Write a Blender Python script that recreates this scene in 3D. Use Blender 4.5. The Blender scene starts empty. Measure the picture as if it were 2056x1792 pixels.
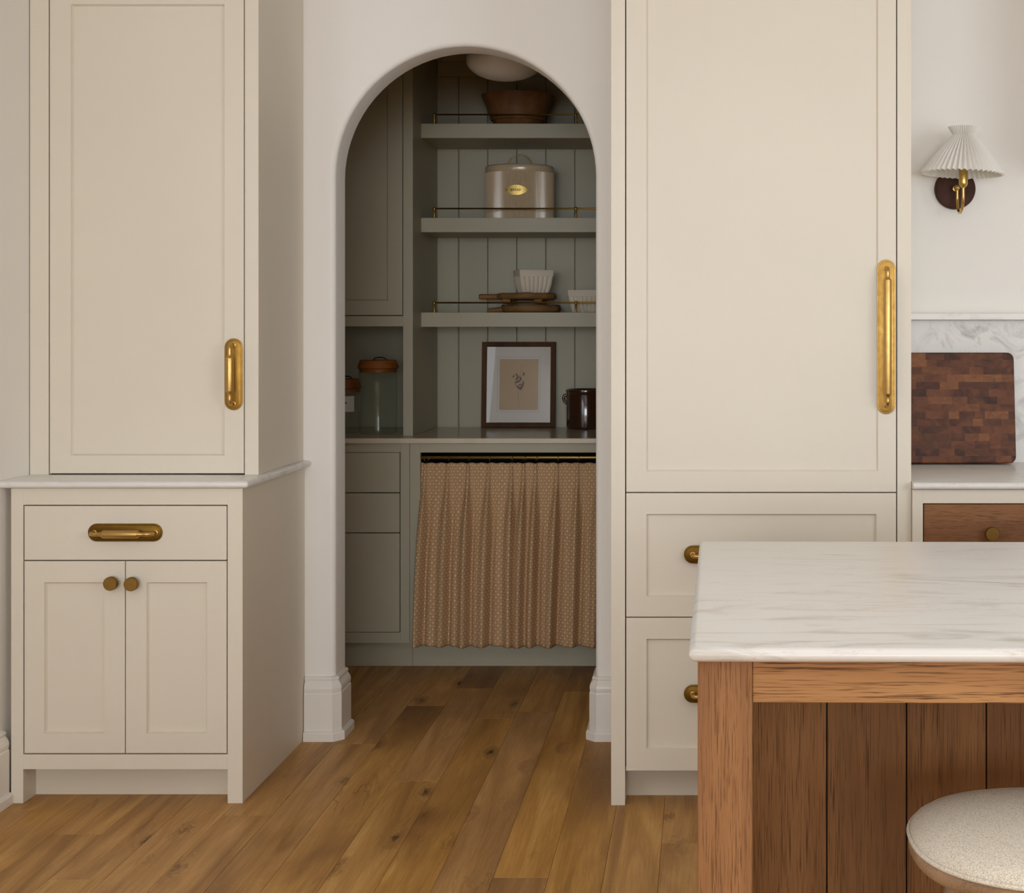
import bpy, bmesh, math, random
from mathutils import Vector, Matrix, noise

random.seed(7)
S = bpy.context.scene
COL = S.collection
PI = math.pi

# ------------------------------------------------------------------ camera
EYE = 1.35            # camera height; camera stands at the origin and looks along +Y
FOC = 2850.0          # focal length in pixels of the 2056 px wide frame
VX, VY = 1410.0, 662.0   # vanishing point of the depth lines
cam_data = bpy.data.cameras.new('camera')
cam = bpy.data.objects.new('camera', cam_data)
COL.objects.link(cam)
cam.location = (0, 0, EYE)
cam.rotation_euler = (PI / 2, 0, 0)
cam_data.sensor_fit = 'HORIZONTAL'
cam_data.sensor_width = 36.0
cam_data.lens = 36.0 * FOC / 2056
cam_data.shift_x = (1028 - VX) / 2056
cam_data.shift_y = (VY - 896) / 2056
cam_data.clip_start = 0.05
S.camera = cam

# ------------------------------------------------------------------ light, exposure
S.view_settings.view_transform = 'Standard'
S.view_settings.look = 'None'
S.view_settings.gamma = 1.0
S.view_settings.exposure = 0.0
S.view_settings.use_curve_mapping = False
S.cycles.max_bounces = 10
S.cycles.diffuse_bounces = 6
S.cycles.sample_clamp_indirect = 6.0
S.cycles.caustics_reflective = False
S.cycles.caustics_refractive = False

W = bpy.data.worlds.new('world')
S.world = W
W.use_nodes = True
W.node_tree.nodes['Background'].inputs[0].default_value = (0.75, 0.85, 1.0, 1)
W.node_tree.nodes['Background'].inputs[1].default_value = 0.3


def area(name, loc, target, sx, sy, power, color):
    d = bpy.data.lights.new(name, 'AREA')
    d.shape = 'RECTANGLE'
    d.size, d.size_y = sx, sy
    d.energy = power
    d.color = color
    o = bpy.data.objects.new(name, d)
    COL.objects.link(o)
    o.location = loc
    v = Vector(target) - Vector(loc)
    o.rotation_euler = v.to_track_quat('-Z', 'Y').to_euler()
    return o


# daylight through the windows of the kitchen behind and beside the camera
DAY = (0.80, 0.905, 1.0)
area('window_light_left', (-1.90, 1.7, 1.65), (2.0, 2.4, 1.40), 1.8, 1.5, 23, (0.77, 0.89, 1.0))
area('window_light_rear', (0.2, -8.6, 1.80), (-0.3, 4.0, 1.45), 4.6, 2.3, 392, DAY)
area('window_light_right', (3.05, 0.9, 1.55), (-1.0, 4.5, 1.35), 2.4, 1.5, 74, DAY)
area('ceiling_fill_light', (0.6, 0.6, 2.70), (0.6, 0.6, 0), 2.6, 2.6, 19, (0.86, 0.93, 1.0))  # unseen fill added under the ceiling to lift the room's tones



# ------------------------------------------------------------------ helpers: objects
WORLD_ROOTS = {}


def thing(name, label, cat, loc=(0, 0, 0), rot=None, group=None, local=False):
    o = bpy.data.objects.new(name, None)
    o.empty_display_size = 0.05
    COL.objects.link(o)
    o.location = loc
    if rot:
        o.rotation_euler = rot
    o['label'] = label
    o['category'] = cat
    if group:
        o['group'] = group
    WORLD_ROOTS[o.name] = not local
    return o


def tag(o, label=None, cat=None, group=None, kind=None):
    if label: o['label'] = label
    if cat: o['category'] = cat
    if group: o['group'] = group
    if kind: o['kind'] = kind
    return o


def obj(name, bm, mat, parent=None, smooth=False, label=None):
    me = bm if isinstance(bm, bpy.types.Mesh) else None
    if me is None:
        me = bpy.data.meshes.new(name)
        bm.normal_update()
        bm.to_mesh(me)
        bm.free()
        if smooth:
            for p in me.polygons:
                p.use_smooth = True
    if mat and not me.materials:
        me.materials.append(mat)
    o = bpy.data.objects.new(name, me)
    COL.objects.link(o)
    if parent is not None:
        o.parent = parent
        if parent.type == 'EMPTY' and WORLD_ROOTS.get(parent.name):
            o.location = -Vector(parent.location)
    if label:
        o['label'] = label
    return o


def struct(name, bm, mat, smooth=False, label=None):
    o = obj(name, bm, mat, None, smooth)
    o['kind'] = 'structure'
    if label:
        o['label'] = label
    return o


def dup(root, loc, label=None, rot=None):
    r = root.copy()
    COL.objects.link(r)
    r.location = loc
    if rot: r.rotation_euler = rot
    if label: r['label'] = label
    WORLD_ROOTS[r.name] = WORLD_ROOTS.get(root.name)
    for ch in list(root.children):
        c = ch.copy()
        COL.objects.link(c)
        c.parent = r
        for g in list(ch.children):
            d = g.copy()
            COL.objects.link(d)
            d.parent = c
    return r


def autosmooth(o, deg=35):
    """smooth faces, sharp edges above deg"""
    me = o.data
    bm = bmesh.new()
    bm.from_mesh(me)
    for f in bm.faces:
        f.smooth = True
    for e in bm.edges:
        if len(e.link_faces) == 2:
            e.smooth = e.calc_face_angle(0) < math.radians(deg)
        else:
            e.smooth = False
    bm.to_mesh(me)
    bm.free()
    return o


# ------------------------------------------------------------------ helpers: shapes
def NB():
    return bmesh.new()


def box(bm, x0, x1, y0, y1, z0, z1, bev=0.0, seg=1):
    vs = [bm.verts.new(p) for p in ((x0, y0, z0), (x1, y0, z0), (x1, y1, z0), (x0, y1, z0),
                                    (x0, y0, z1), (x1, y0, z1), (x1, y1, z1), (x0, y1, z1))]
    fs = [bm.faces.new([vs[i] for i in q]) for q in
          ((0, 3, 2, 1), (4, 5, 6, 7), (0, 1, 5, 4), (1, 2, 6, 5), (2, 3, 7, 6), (3, 0, 4, 7))]
    if bev > 0:
        es = list({e for f in fs for e in f.edges})
        bmesh.ops.bevel(bm, geom=es, offset=bev, segments=seg, affect='EDGES', profile=0.5)
    return bm


def tube(bm, pts, radii, n=12, caps=True):
    pts = [Vector(p) for p in pts]
    m = len(pts)
    if not hasattr(radii, '__len__'):
        radii = [radii] * m
    tang = []
    for i in range(m):
        a = pts[max(i - 1, 0)]
        b = pts[min(i + 1, m - 1)]
        t = b - a
        if t.length < 1e-9:
            t = Vector((0, 0, 1))
        tang.append(t.normalized())
    ref = Vector((0, 0, 1)) if abs(tang[0].z) < 0.9 else Vector((1, 0, 0))
    u = tang[0].cross(ref).normalized()
    rings = []
    for i in range(m):
        t = tang[i]
        u = (u - t * u.dot(t))
        if u.length < 1e-6:
            u = t.orthogonal()
        u.normalize()
        v = t.cross(u)
        rings.append([bm.verts.new(pts[i] + (u * math.cos(2 * PI * k / n) + v * math.sin(2 * PI * k / n)) * radii[i])
                      for k in range(n)])
    for i in range(m - 1):
        for k in range(n):
            bm.faces.new((rings[i][k], rings[i][(k + 1) % n], rings[i + 1][(k + 1) % n], rings[i + 1][k]))
    if caps:
        bm.faces.new(list(reversed(rings[0])))
        bm.faces.new(rings[-1])
    return bm


def lathe(bm, prof, n=32, c=(0, 0, 0), sx=1.0, sy=1.0, rfun=None):
    """prof: list of (r, z) from bottom to top; r=0 closes"""
    rings = []
    for (r, z) in prof:
        if r < 1e-6:
            rings.append([bm.verts.new((c[0], c[1], c[2] + z))])
        else:
            ring = []
            for k in range(n):
                a = 2 * PI * k / n
                rr = r * (rfun(a, r, z, k) if rfun else 1.0)
                ring.append(bm.verts.new((c[0] + rr * sx * math.cos(a), c[1] + rr * sy * math.sin(a), c[2] + z)))
            rings.append(ring)
    for i in range(len(rings) - 1):
        A, B = rings[i], rings[i + 1]
        for k in range(n):
            k2 = (k + 1) % n
            if len(A) == 1 and len(B) == 1:
                continue
            if len(A) == 1:
                bm.faces.new((A[0], B[k2], B[k]))
            elif len(B) == 1:
                bm.faces.new((A[k], A[k2], B[0]))
            else:
                bm.faces.new((A[k], A[k2], B[k2], B[k]))
    return bm


def prism(bm, poly, y0, y1, axes='xz'):
    """extrude a polygon given in x,z along y (or x,y along z)"""
    if axes == 'xz':
        a = [bm.verts.new((p[0], y0, p[1])) for p in poly]
        b = [bm.verts.new((p[0], y1, p[1])) for p in poly]
    elif axes == 'xy':
        a = [bm.verts.new((p[0], p[1], y0)) for p in poly]
        b = [bm.verts.new((p[0], p[1], y1)) for p in poly]
    else:
        a = [bm.verts.new((y0, p[0], p[1])) for p in poly]
        b = [bm.verts.new((y1, p[0], p[1])) for p in poly]
    n = len(poly)
    bm.faces.new(a)
    bm.faces.new(list(reversed(b)))
    for i in range(n):
        bm.faces.new((a[(i + 1) % n], a[i], b[i], b[(i + 1) % n]))
    bmesh.ops.recalc_face_normals(bm, faces=bm.faces[:])
    return bm


def sweep(bm, path, prof, closed_prof=True):
    """sweep profile (offset, z) along a 2D path; offset goes to the right-hand side of the path direction"""
    P = [Vector((p[0], p[1])) for p in path]
    n = len(P)
    rows = []
    for i in range(n):
        d0 = (P[i] - P[i - 1]).normalized() if i > 0 else (P[1] - P[0]).normalized()
        d1 = (P[i + 1] - P[i]).normalized() if i < n - 1 else d0
        n0 = Vector((d0.y, -d0.x))
        n1 = Vector((d1.y, -d1.x))
        m = (n0 + n1).normalized()
        k = 1.0 / max(m.dot(n0), 0.2)
        rows.append([bm.verts.new((P[i].x + m.x * k * o, P[i].y + m.y * k * o, z)) for (o, z) in prof])
    L = len(prof)
    for i in range(n - 1):
        for j in range(L):
            j2 = (j + 1) % L
            bm.faces.new((rows[i][j], rows[i + 1][j], rows[i + 1][j2], rows[i][j2]))
    bm.faces.new(rows[0])
    bm.faces.new(list(reversed(rows[-1])))
    bmesh.ops.recalc_face_normals(bm, faces=bm.faces[:])
    return bm


# ------------------------------------------------------------------ helpers: materials
def srgb(r, g, b):
    def f(c):
        c /= 255.0
        return c / 12.92 if c <= 0.04045 else ((c + 0.055) / 1.055) ** 2.4
    return (f(r), f(g), f(b), 1.0)


class MT:
    def __init__(self, name):
        self.m = bpy.data.materials.new(name)
        self.m.use_nodes = True
        self.t = self.m.node_tree
        self.b = self.t.nodes['Principled BSDF']
        self.k = 0

    def n(self, typ, **kw):
        nd = self.t.nodes.new(typ)
        self.k += 1
        nd.location = (-200 * self.k, 0)
        for a, v in kw.items():
            if a.startswith('i_'):
                key = a[2:]
                nd.inputs[int(key) if key.isdigit() else key].default_value = v
            else:
                setattr(nd, a, v)
        return nd

    def l(self, a, b):
        self.t.links.new(a, b)

    def math(self, op, a, b=None, c=None, clamp=False):
        nd = self.n('ShaderNodeMath', operation=op)
        nd.use_clamp = clamp
        for i, v in enumerate((a, b, c)):
            if v is None: continue
            if isinstance(v, (int, float)):
                nd.inputs[i].default_value = v
            else:
                self.l(v, nd.inputs[i])
        return nd.outputs[0]

    def mix(self, fac, a, b, blend='MIX'):
        nd = self.n('ShaderNodeMix', data_type='RGBA', blend_type=blend)
        for sock, v in ((nd.inputs[0], fac), (nd.inputs[6], a), (nd.inputs[7], b)):
            if isinstance(v, (int, float)):
                sock.default_value = v
            elif isinstance(v, tuple):
                sock.default_value = v
            else:
                self.l(v, sock)
        return nd.outputs[2]

    def ramp(self, fac, stops, interp='LINEAR'):
        nd = self.n('ShaderNodeValToRGB')
        nd.color_ramp.interpolation = interp
        e = nd.color_ramp.elements
        while len(e) > 1: e.remove(e[-1])
        for i, (p, c) in enumerate(stops):
            if i == 0:
                e[0].position = p
                e[0].color = c
            else:
                x = e.new(p)
                x.color = c
        self.l(fac, nd.inputs[0])
        return nd.outputs[0]

    def coord(self, scale=(1, 1, 1), rnd=0.0, rot=(0, 0, 0)):
        tc = self.n('ShaderNodeTexCoord')
        v = tc.outputs['Object']
        if rnd:
            oi = self.n('ShaderNodeObjectInfo')
            ml = self.n('ShaderNodeVectorMath', operation='SCALE')
            ml.inputs[0].default_value = (rnd, rnd * 1.7, rnd * 0.6)
            self.l(oi.outputs['Random'], ml.inputs['Scale'])
            ad = self.n('ShaderNodeVectorMath', operation='ADD')
            self.l(v, ad.inputs[0])
            self.l(ml.outputs[0], ad.inputs[1])
            v = ad.outputs[0]
        mp = self.n('ShaderNodeMapping')
        mp.inputs['Scale'].default_value = scale
        mp.inputs['Rotation'].default_value = rot
        self.l(v, mp.inputs[0])
        return mp.outputs[0]

    def noise(self, vec, scale=5.0, detail=4.0, rough=0.5, dist=0.0):
        nd = self.n('ShaderNodeTexNoise')
        nd.inputs['Scale'].default_value = scale
        nd.inputs['Detail'].default_value = detail
        nd.inputs['Roughness'].default_value = rough
        nd.inputs['Distortion'].default_value = dist
        self.l(vec, nd.inputs['Vector'])
        return nd.outputs[0]

    def bump(self, h, strength=0.2, dist=0.001):
        nd = self.n('ShaderNodeBump')
        nd.inputs['Strength'].default_value = strength
        nd.inputs['Distance'].default_value = dist
        self.l(h, nd.inputs['Height'])
        self.l(nd.outputs[0], self.b.inputs['Normal'])

    def set(self, color=None, rough=None, metal=None, spec=None):
        if color is not None:
            if isinstance(color, tuple): self.b.inputs['Base Color'].default_value = color
            else: self.l(color, self.b.inputs['Base Color'])
        if rough is not None:
            if isinstance(rough, (int, float)): self.b.inputs['Roughness'].default_value = rough
            else: self.l(rough, self.b.inputs['Roughness'])
        if metal is not None: self.b.inputs['Metallic'].default_value = metal
        if spec is not None: self.b.inputs['Specular IOR Level'].default_value = spec
        return self.m


def paint(name, col, rough=0.45, var=0.04, bump=0.05):
    M = MT(name)
    v = M.coord((1, 1, 1))
    nz = M.noise(v, 2.2, 3)
    c = M.mix(nz, tuple(x * (1 - var) for x in col[:3]) + (1,), tuple(min(1, x * (1 + var)) for x in col[:3]) + (1,))
    M.set(c, rough, spec=0.35)
    M.bump(M.noise(v, 260, 2), bump, 0.0006)
    return M.m


def wood(name, dark, mid, light, axis=2, freq=1.0, pore=0.6, rough=0.5, rnd=9.0, pore_len=1.0, figure=1.0, tone=0.12, spec=0.3, pore_w=1.0):
    """grain along the given object axis"""
    M = MT(name)
    along, across = 0.9 * freq, 11.0 * freq
    sc = [across] * 3
    sc[axis] = along
    v = M.coord(tuple(sc), rnd)
    fig = M.noise(v, 1.0 * figure, 4, 0.5, 0.5)
    c = M.ramp(fig, ((0.28, dark), (0.5, mid), (0.72, light)))
    s2 = [560.0 * freq * pore_w] * 3
    s2[axis] = 26.0 * freq / pore_len
    v2 = M.coord(tuple(s2), rnd)
    p = M.noise(v2, 1.0, 2, 0.6, 0.15)
    pm = M.math('MULTIPLY', M.math('SUBTRACT', p, 0.52), 7.0, clamp=True)
    pd = tuple(x * 0.42 for x in dark[:3]) + (1,)
    patch = M.noise(v, 3.0, 2)
    pmask = M.math('MULTIPLY', M.math('MULTIPLY', pm, pore), M.math('MULTIPLY_ADD', patch, 2.4, -0.35, clamp=True), clamp=True)
    c = M.mix(pmask, c, pd)
    s3 = [190.0 * freq] * 3
    s3[axis] = 4.0 * freq
    f3 = M.noise(M.coord(tuple(s3), rnd), 1.0, 3, 0.6, 0.2)
    c = M.mix(M.math('MULTIPLY', f3, 0.30), c, pd)
    if tone:
        oi = M.n('ShaderNodeObjectInfo')
        hsv = M.n('ShaderNodeHueSaturation')
        M.l(M.math('MULTIPLY_ADD', oi.outputs['Random'], 2 * tone, 1 - tone), hsv.inputs['Value'])
        M.l(c, hsv.inputs['Color'])
        c = hsv.outputs[0]
    M.set(c, M.math('MULTIPLY_ADD', pmask, 0.25, rough), spec=spec)
    M.bump(M.math('SUBTRACT', 1.0, pmask), 0.25, 0.0006)
    return M.m


def floor_wood(name):
    """wide oak boards with knots, grain along Y"""
    M = MT(name)
    rnd = 13.0
    base = M.coord((1, 1, 1), rnd)
    # knots
    vk = M.coord((8.5, 3.4, 1.0), rnd)
    wob = M.noise(M.coord((55, 22, 1), rnd), 1.0, 4, 0.6, 1.0)
    vor = M.n('ShaderNodeTexVoronoi')
    vor.feature = 'F1'
    vor.inputs['Scale'].default_value = 1.0
    M.l(vk, vor.inputs['Vector'])
    kd = M.math('ADD', vor.outputs['Distance'], M.math('MULTIPLY_ADD', wob, 0.34, -0.17))
    sepc = M.n('ShaderNodeSeparateColor')
    M.l(vor.outputs['Color'], sepc.inputs[0])
    has = M.math('GREATER_THAN', sepc.outputs[0], 0.52)
    halo = M.math('MULTIPLY', M.math('MULTIPLY_ADD', kd, -3.0, 1.0, clamp=True), has)
    core = M.math('MULTIPLY', M.math('MULTIPLY_ADD', kd, -8.5, 1.0, clamp=True), has)
    # grain bent round the knots
    vg = M.coord((10, 0.75, 1), rnd)
    ad = M.n('ShaderNodeVectorMath', operation='ADD')
    cmb = M.n('ShaderNodeCombineXYZ')
    M.l(M.math('MULTIPLY', halo, 1.6), cmb.inputs[0])
    M.l(M.math('MULTIPLY', halo, 0.8), cmb.inputs[1])
    M.l(vg, ad.inputs[0])
    M.l(cmb.outputs[0], ad.inputs[1])
    fig = M.noise(ad.outputs[0], 1.0, 6, 0.58, 1.3)
    c = M.ramp(fig, ((0.25, srgb(140, 97, 44)), (0.45, srgb(184, 135, 68)), (0.6, srgb(204, 154, 84)), (0.8, srgb(220, 176, 108))))
    # fine fibre
    fib = M.noise(M.coord((190, 7, 1), rnd), 1.0, 3, 0.65, 0.2)
    c = M.mix(M.math('MULTIPLY_ADD', fib, 0.8, -0.22, clamp=True), c, srgb(132, 88, 44))
    # broad darker drifts
    dr = M.noise(M.coord((3.0, 0.9, 1), rnd), 1.0, 3, 0.5, 0.6)
    c = M.mix(M.math('MULTIPLY_ADD', dr, 3.2, -1.5, clamp=True), c, srgb(118, 78, 42))
    # mineral streaks: thin dark lines
    st = M.noise(M.coord((7, 0.8, 1), rnd), 1.0, 4, 0.6, 1.6)
    sl = M.math('SUBTRACT', 1.0, M.math('MULTIPLY', M.math('ABSOLUTE', M.math('SUBTRACT', st, 0.52)), 70.0), clamp=True)
    smask = M.math('MULTIPLY', sl, M.math('MULTIPLY_ADD', M.noise(M.coord((3, 1.2, 1), rnd), 1.0, 2), 5.0, -2.7, clamp=True))
    c = M.mix(M.math('MULTIPLY', smask, 0.6), c, srgb(66, 40, 22))
    c = M.mix(M.math('MULTIPLY', halo, 0.55), c, srgb(104, 66, 36))
    c = M.mix(M.math('MULTIPLY', core, 1.0, clamp=True), c, srgb(26, 15, 9))
    # pale medullary flecks
    fl = M.noise(M.coord((95, 60, 1), rnd), 1.0, 1)
    c = M.mix(M.math('MULTIPLY', M.math('MULTIPLY_ADD', fl, 9.0, -6.2, clamp=True), 0.35), c, srgb(205, 168, 118))
    oi = M.n('ShaderNodeObjectInfo')
    hsv = M.n('ShaderNodeHueSaturation')
    M.l(M.math('MULTIPLY_ADD', oi.outputs['Random'], 0.13, 0.945), hsv.inputs['Value'])
    rr = M.math('FRACT', M.math('MULTIPLY', oi.outputs['Random'], 7.31))
    M.l(M.math('MULTIPLY_ADD', rr, 0.08, 0.93), hsv.inputs['Saturation'])
    M.l(M.math('MULTIPLY_ADD', rr, 0.003, 0.4985), hsv.inputs['Hue'])
    M.l(c, hsv.inputs['Color'])
    M.set(hsv.outputs[0], M.math('MULTIPLY_ADD', fib, 0.15, 0.42), spec=0.3)
    M.bump(M.math('SUBTRACT', fib, M.math('MULTIPLY', core, 2.0)), 0.12, 0.0006)
    return M.m


def marble(name, scale=(3, 14, 14), base=(226, 222, 216), vein=(176, 168, 156), tan=(196, 172, 138), amount=1.0, rough=0.28):
    M = MT(name)
    v = M.coord(scale, 0)
    n1 = M.noise(v, 1.0, 7, 0.62, 1.4)
    cl = M.noise(M.coord(tuple(s * 0.28 for s in scale), 0), 1.0, 3, 0.5, 0.5)
    m1 = M.math('MULTIPLY', M.math('MULTIPLY_ADD', n1, 6.0, -3.15, clamp=True), M.math('MULTIPLY_ADD', cl, 3.2, -1.05, clamp=True))
    c = M.mix(M.math('MULTIPLY', m1, 0.75 * amount), srgb(*base), srgb(*vein))
    n2 = M.noise(M.coord(tuple(s * 2.2 for s in scale), 0), 1.0, 5, 0.6, 2.0)
    ln = M.math('SUBTRACT', 1.0, M.math('MULTIPLY', M.math('ABSOLUTE', M.math('SUBTRACT', n2, 0.5)), 46.0), clamp=True)
    c2 = M.noise(M.coord(tuple(s * 0.5 for s in scale), 0), 3.1, 2, 0.5)
    lm = M.math('MULTIPLY', ln, M.math('MULTIPLY_ADD', c2, 6.0, -3.1, clamp=True))
    c = M.mix(M.math('MULTIPLY', lm, 0.42 * amount), c, srgb(*tan))
    n3 = M.noise(M.coord((2, 2, 2), 0), 1.0, 3)
    c = M.mix(M.math('MULTIPLY', n3, 0.25), c, srgb(base[0] - 16, base[1] - 17, base[2] - 18))
    M.set(c, rough, spec=0.4)
    M.b.inputs['Subsurface Weight'].default_value = 0.0
    return M.m


def metal(name, col, rough=0.32, mottled=0.3, dark=None):
    M = MT(name)
    v = M.coord((1, 1, 1))
    nz = M.noise(v, 60, 4, 0.6)
    dk = dark or tuple(x * 0.6 for x in col[:3]) + (1,)
    c = M.mix(M.math('MULTIPLY', nz, mottled), col, dk)
    M.set(c, M.math('MULTIPLY_ADD', nz, 0.22, rough - 0.08), metal=1.0)
    return M.m


cream = paint('cream_paint', srgb(220, 210, 193), 0.42)
cream_kick = paint('cream_kick_paint', srgb(216, 204, 184), 0.5)
white = paint('white_plaster', srgb(238, 233, 226), 0.75, 0.015, 0.12)
white_gloss = paint('white_trim_paint', srgb(233, 227, 219), 0.35)
ceil_white = paint('ceiling_white', srgb(232, 229, 224), 0.8)
sage = paint('sage_green_paint', srgb(175, 168, 145), 0.42)
dark_gap = paint('cabinet_shadow_interior', srgb(40, 34, 26), 0.9)  # near-black paint stands in for shade in door gaps and behind the curtain
brass = metal('aged_brass', srgb(184, 146, 78), 0.36, 0.6, srgb(128, 96, 44))
brass_dark = metal('dark_aged_brass', srgb(150, 116, 60), 0.40, 0.5, srgb(96, 70, 32))
brass_rod = metal('satin_brass_rod', srgb(226, 190, 104), 0.55, 0.1)
brass_label = metal('label_brass', srgb(214, 184, 108), 0.45, 0.2)
brass_plate = metal('mottled_gold_plate', srgb(214, 172, 96), 0.46, 0.7, srgb(150, 112, 50))
brass_plate_mid = metal('mid_gold_plate', srgb(176, 136, 66), 0.46, 0.6, srgb(122, 90, 36))
brass_plate_dark = metal('dark_gold_plate', srgb(126, 94, 40), 0.48, 0.6, srgb(84, 60, 22))
brass_bar = metal('worn_brass_bar', srgb(206, 168, 100), 0.32, 0.4, srgb(150, 114, 58))
brass_bright = metal('bright_brass', srgb(206, 172, 100), 0.22, 0.15)
floor_mat = floor_wood('oak_floorboard')
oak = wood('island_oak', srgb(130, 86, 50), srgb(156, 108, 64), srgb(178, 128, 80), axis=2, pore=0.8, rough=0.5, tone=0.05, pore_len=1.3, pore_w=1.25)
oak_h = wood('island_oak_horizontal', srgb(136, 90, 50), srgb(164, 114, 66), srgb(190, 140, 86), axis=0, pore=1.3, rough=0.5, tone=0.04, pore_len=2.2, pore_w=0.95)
oak_shaded = wood('island_oak_shaded', srgb(98, 63, 34), srgb(118, 80, 45), srgb(134, 93, 55), axis=2, pore=0.9, rough=0.55, tone=0.09, pore_len=2.2, pore_w=1.35, spec=0.15)  # island oak darkened, painting in the shade under the worktop overhang
oak_drawer = wood('oak_drawer_wood', srgb(122, 80, 48), srgb(142, 96, 60), srgb(158, 110, 70), axis=0, pore=0.8, rough=0.5, tone=0.03)
walnut = wood('dark_walnut', srgb(58, 32, 20), srgb(74, 41, 26), srgb(88, 51, 33), axis=0, pore=0.3, rough=0.5, tone=0, spec=0.15)
frame_wood = wood('frame_walnut', srgb(70, 46, 28), srgb(88, 60, 38), srgb(104, 72, 48), axis=2, pore=0.3, rough=0.6, tone=0, spec=0.12)
bowl_wood = wood('bowl_wood', srgb(112, 74, 44), srgb(136, 92, 56), srgb(154, 108, 70), axis=2, freq=1.2, pore=0.3, rough=0.5, tone=0)
board_wood = wood('olive_board_wood', srgb(112, 78, 42), srgb(150, 110, 64), srgb(172, 132, 82), axis=0, freq=1.6, pore=0.4, rough=0.6, tone=0.1)
lid_wood = wood('acacia_lid_wood', srgb(128, 70, 26), srgb(172, 104, 42), srgb(192, 124, 58), axis=0, freq=1.2, pore=0.3, rough=0.45, tone=0)
stool_wood = wood('stool_walnut_ply', srgb(146, 114, 84), srgb(178, 144, 110), srgb(198, 164, 130), axis=0, freq=1.0, pore=0.7, rough=0.5, tone=0)
marble_island = marble('marble_island', (3.2, 15, 15), (219, 214, 207), (164, 154, 138), (184, 148, 104), 1.25)
marble_edge = marble('marble_worktop', (6, 9, 9), (228, 224, 218), (172, 166, 156), (180, 164, 142), 1.0)
marble_splash = marble('marble_backsplash', (10, 10, 8), (222, 218, 212), (150, 144, 136), (178, 162, 132), 1.2, 0.35)
stone_pantry = marble('stone_pantry_top', (8, 8, 8), (214, 200, 178), (190, 176, 156), (168, 146, 120), 0.5, 0.2)


def block_mat():
    M = MT('end_grain_blocks')
    rnd = 17.0
    oi = M.n('ShaderNodeObjectInfo')
    r = oi.outputs['Random']
    c0 = M.ramp(r, ((0.0, srgb(46, 28, 22)), (0.08, srgb(74, 44, 31)), (0.4, srgb(92, 54, 35)), (0.75, srgb(104, 62, 39)), (0.93, srgb(134, 86, 52)), (0.985, srgb(134, 86, 52)), (1.0, srgb(46, 28, 22))))
    v = M.coord((34, 8, 60), rnd, (0, 0.5, 0))
    f = M.noise(v, 0.7, 4, 0.6, 1.6)
    c = M.mix(M.math('MULTIPLY_ADD', f, 1.4, -0.45, clamp=True), c0, srgb(52, 28, 18))
    g = M.noise(M.coord((12, 6, 16), rnd), 1.0, 2, 0.5, 1.5)
    c = M.mix(M.math('MULTIPLY_ADD', g, 1.2, -0.5, clamp=True), c, srgb(138, 84, 50))
    M.set(c, 0.5, spec=0.2)
    return M.m


def fabric_curtain():
    M = MT('printed_curtain_linen')
    uv = M.n('ShaderNodeTexCoord').outputs['UV']
    sx = M.n('ShaderNodeMapping')
    sx.inputs['Scale'].default_value = (1 / 0.0235, 1 / 0.0245, 1)
    M.l(uv, sx.inputs[0])
    nz = M.n('ShaderNodeTexNoise')
    nz.inputs['Scale'].default_value = 1.7
    M.l(sx.outputs[0], nz.inputs['Vector'])
    ad = M.n('ShaderNodeVectorMath', operation='MULTIPLY_ADD')
    M.l(nz.outputs['Color'], ad.inputs[0])
    ad.inputs[1].default_value = (0.34, 0.34, 0)
    M.l(sx.outputs[0], ad.inputs[2])

    def dots(ox, oy, r, soft):
        sh = M.n('ShaderNodeVectorMath', operation='ADD')
        M.l(ad.outputs[0], sh.inputs[0])
        sh.inputs[1].default_value = (ox, oy, 0)
        fr = M.n('ShaderNodeVectorMath', operation='FRACTION')
        M.l(sh.outputs[0], fr.inputs[0])
        sb = M.n('ShaderNodeVectorMath', operation='SUBTRACT')
        M.l(fr.outputs[0], sb.inputs[0])
        sb.inputs[1].default_value = (0.5, 0.5, 0)
        sp = M.n('ShaderNodeSeparateXYZ')
        M.l(sb.outputs[0], sp.inputs[0])
        d = M.math('SQRT', M.math('ADD', M.math('POWER', M.math('ABSOLUTE', sp.outputs[0]), 2.0), M.math('POWER', M.math('ABSOLUTE', sp.outputs[1]), 2.0)))
        ang = M.math('ARCTAN2', sp.outputs[1], sp.outputs[0])
        pet = M.math('MULTIPLY_ADD', M.math('COSINE', M.math('MULTIPLY', ang, 5.0)), 0.22, 1.0)
        return M.math('MULTIPLY', M.math('SUBTRACT', M.math('MULTIPLY', pet, r), d), soft, clamp=True)
    a = dots(0, 0, 0.185, 10)
    b = dots(0.5, 0.5, 0.185, 10)
    e = dots(0.5, 0.06, 0.10, 16)
    f = dots(0.0, 0.56, 0.10, 16)
    g = dots(0.28, 0.22, 0.05, 18)
    h = dots(0.78, 0.72, 0.05, 18)
    m = M.math('MAXIMUM', M.math('MAXIMUM', a, b), M.math('MULTIPLY', M.math('MAXIMUM', M.math('MAXIMUM', e, f), M.math('MAXIMUM', g, h)), 0.7))
    wv = M.n('ShaderNodeTexNoise')
    wv.inputs['Scale'].default_value = 900
    M.l(uv, wv.inputs['Vector'])
    c = M.mix(M.math('MULTIPLY', m, 0.85), srgb(200, 160, 118), srgb(246, 228, 200))
    c = M.mix(M.math('MULTIPLY', wv.outputs[0], 0.22), c, srgb(96, 70, 44))
    M.set(c, 0.9, spec=0.1)
    return M.m


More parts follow.
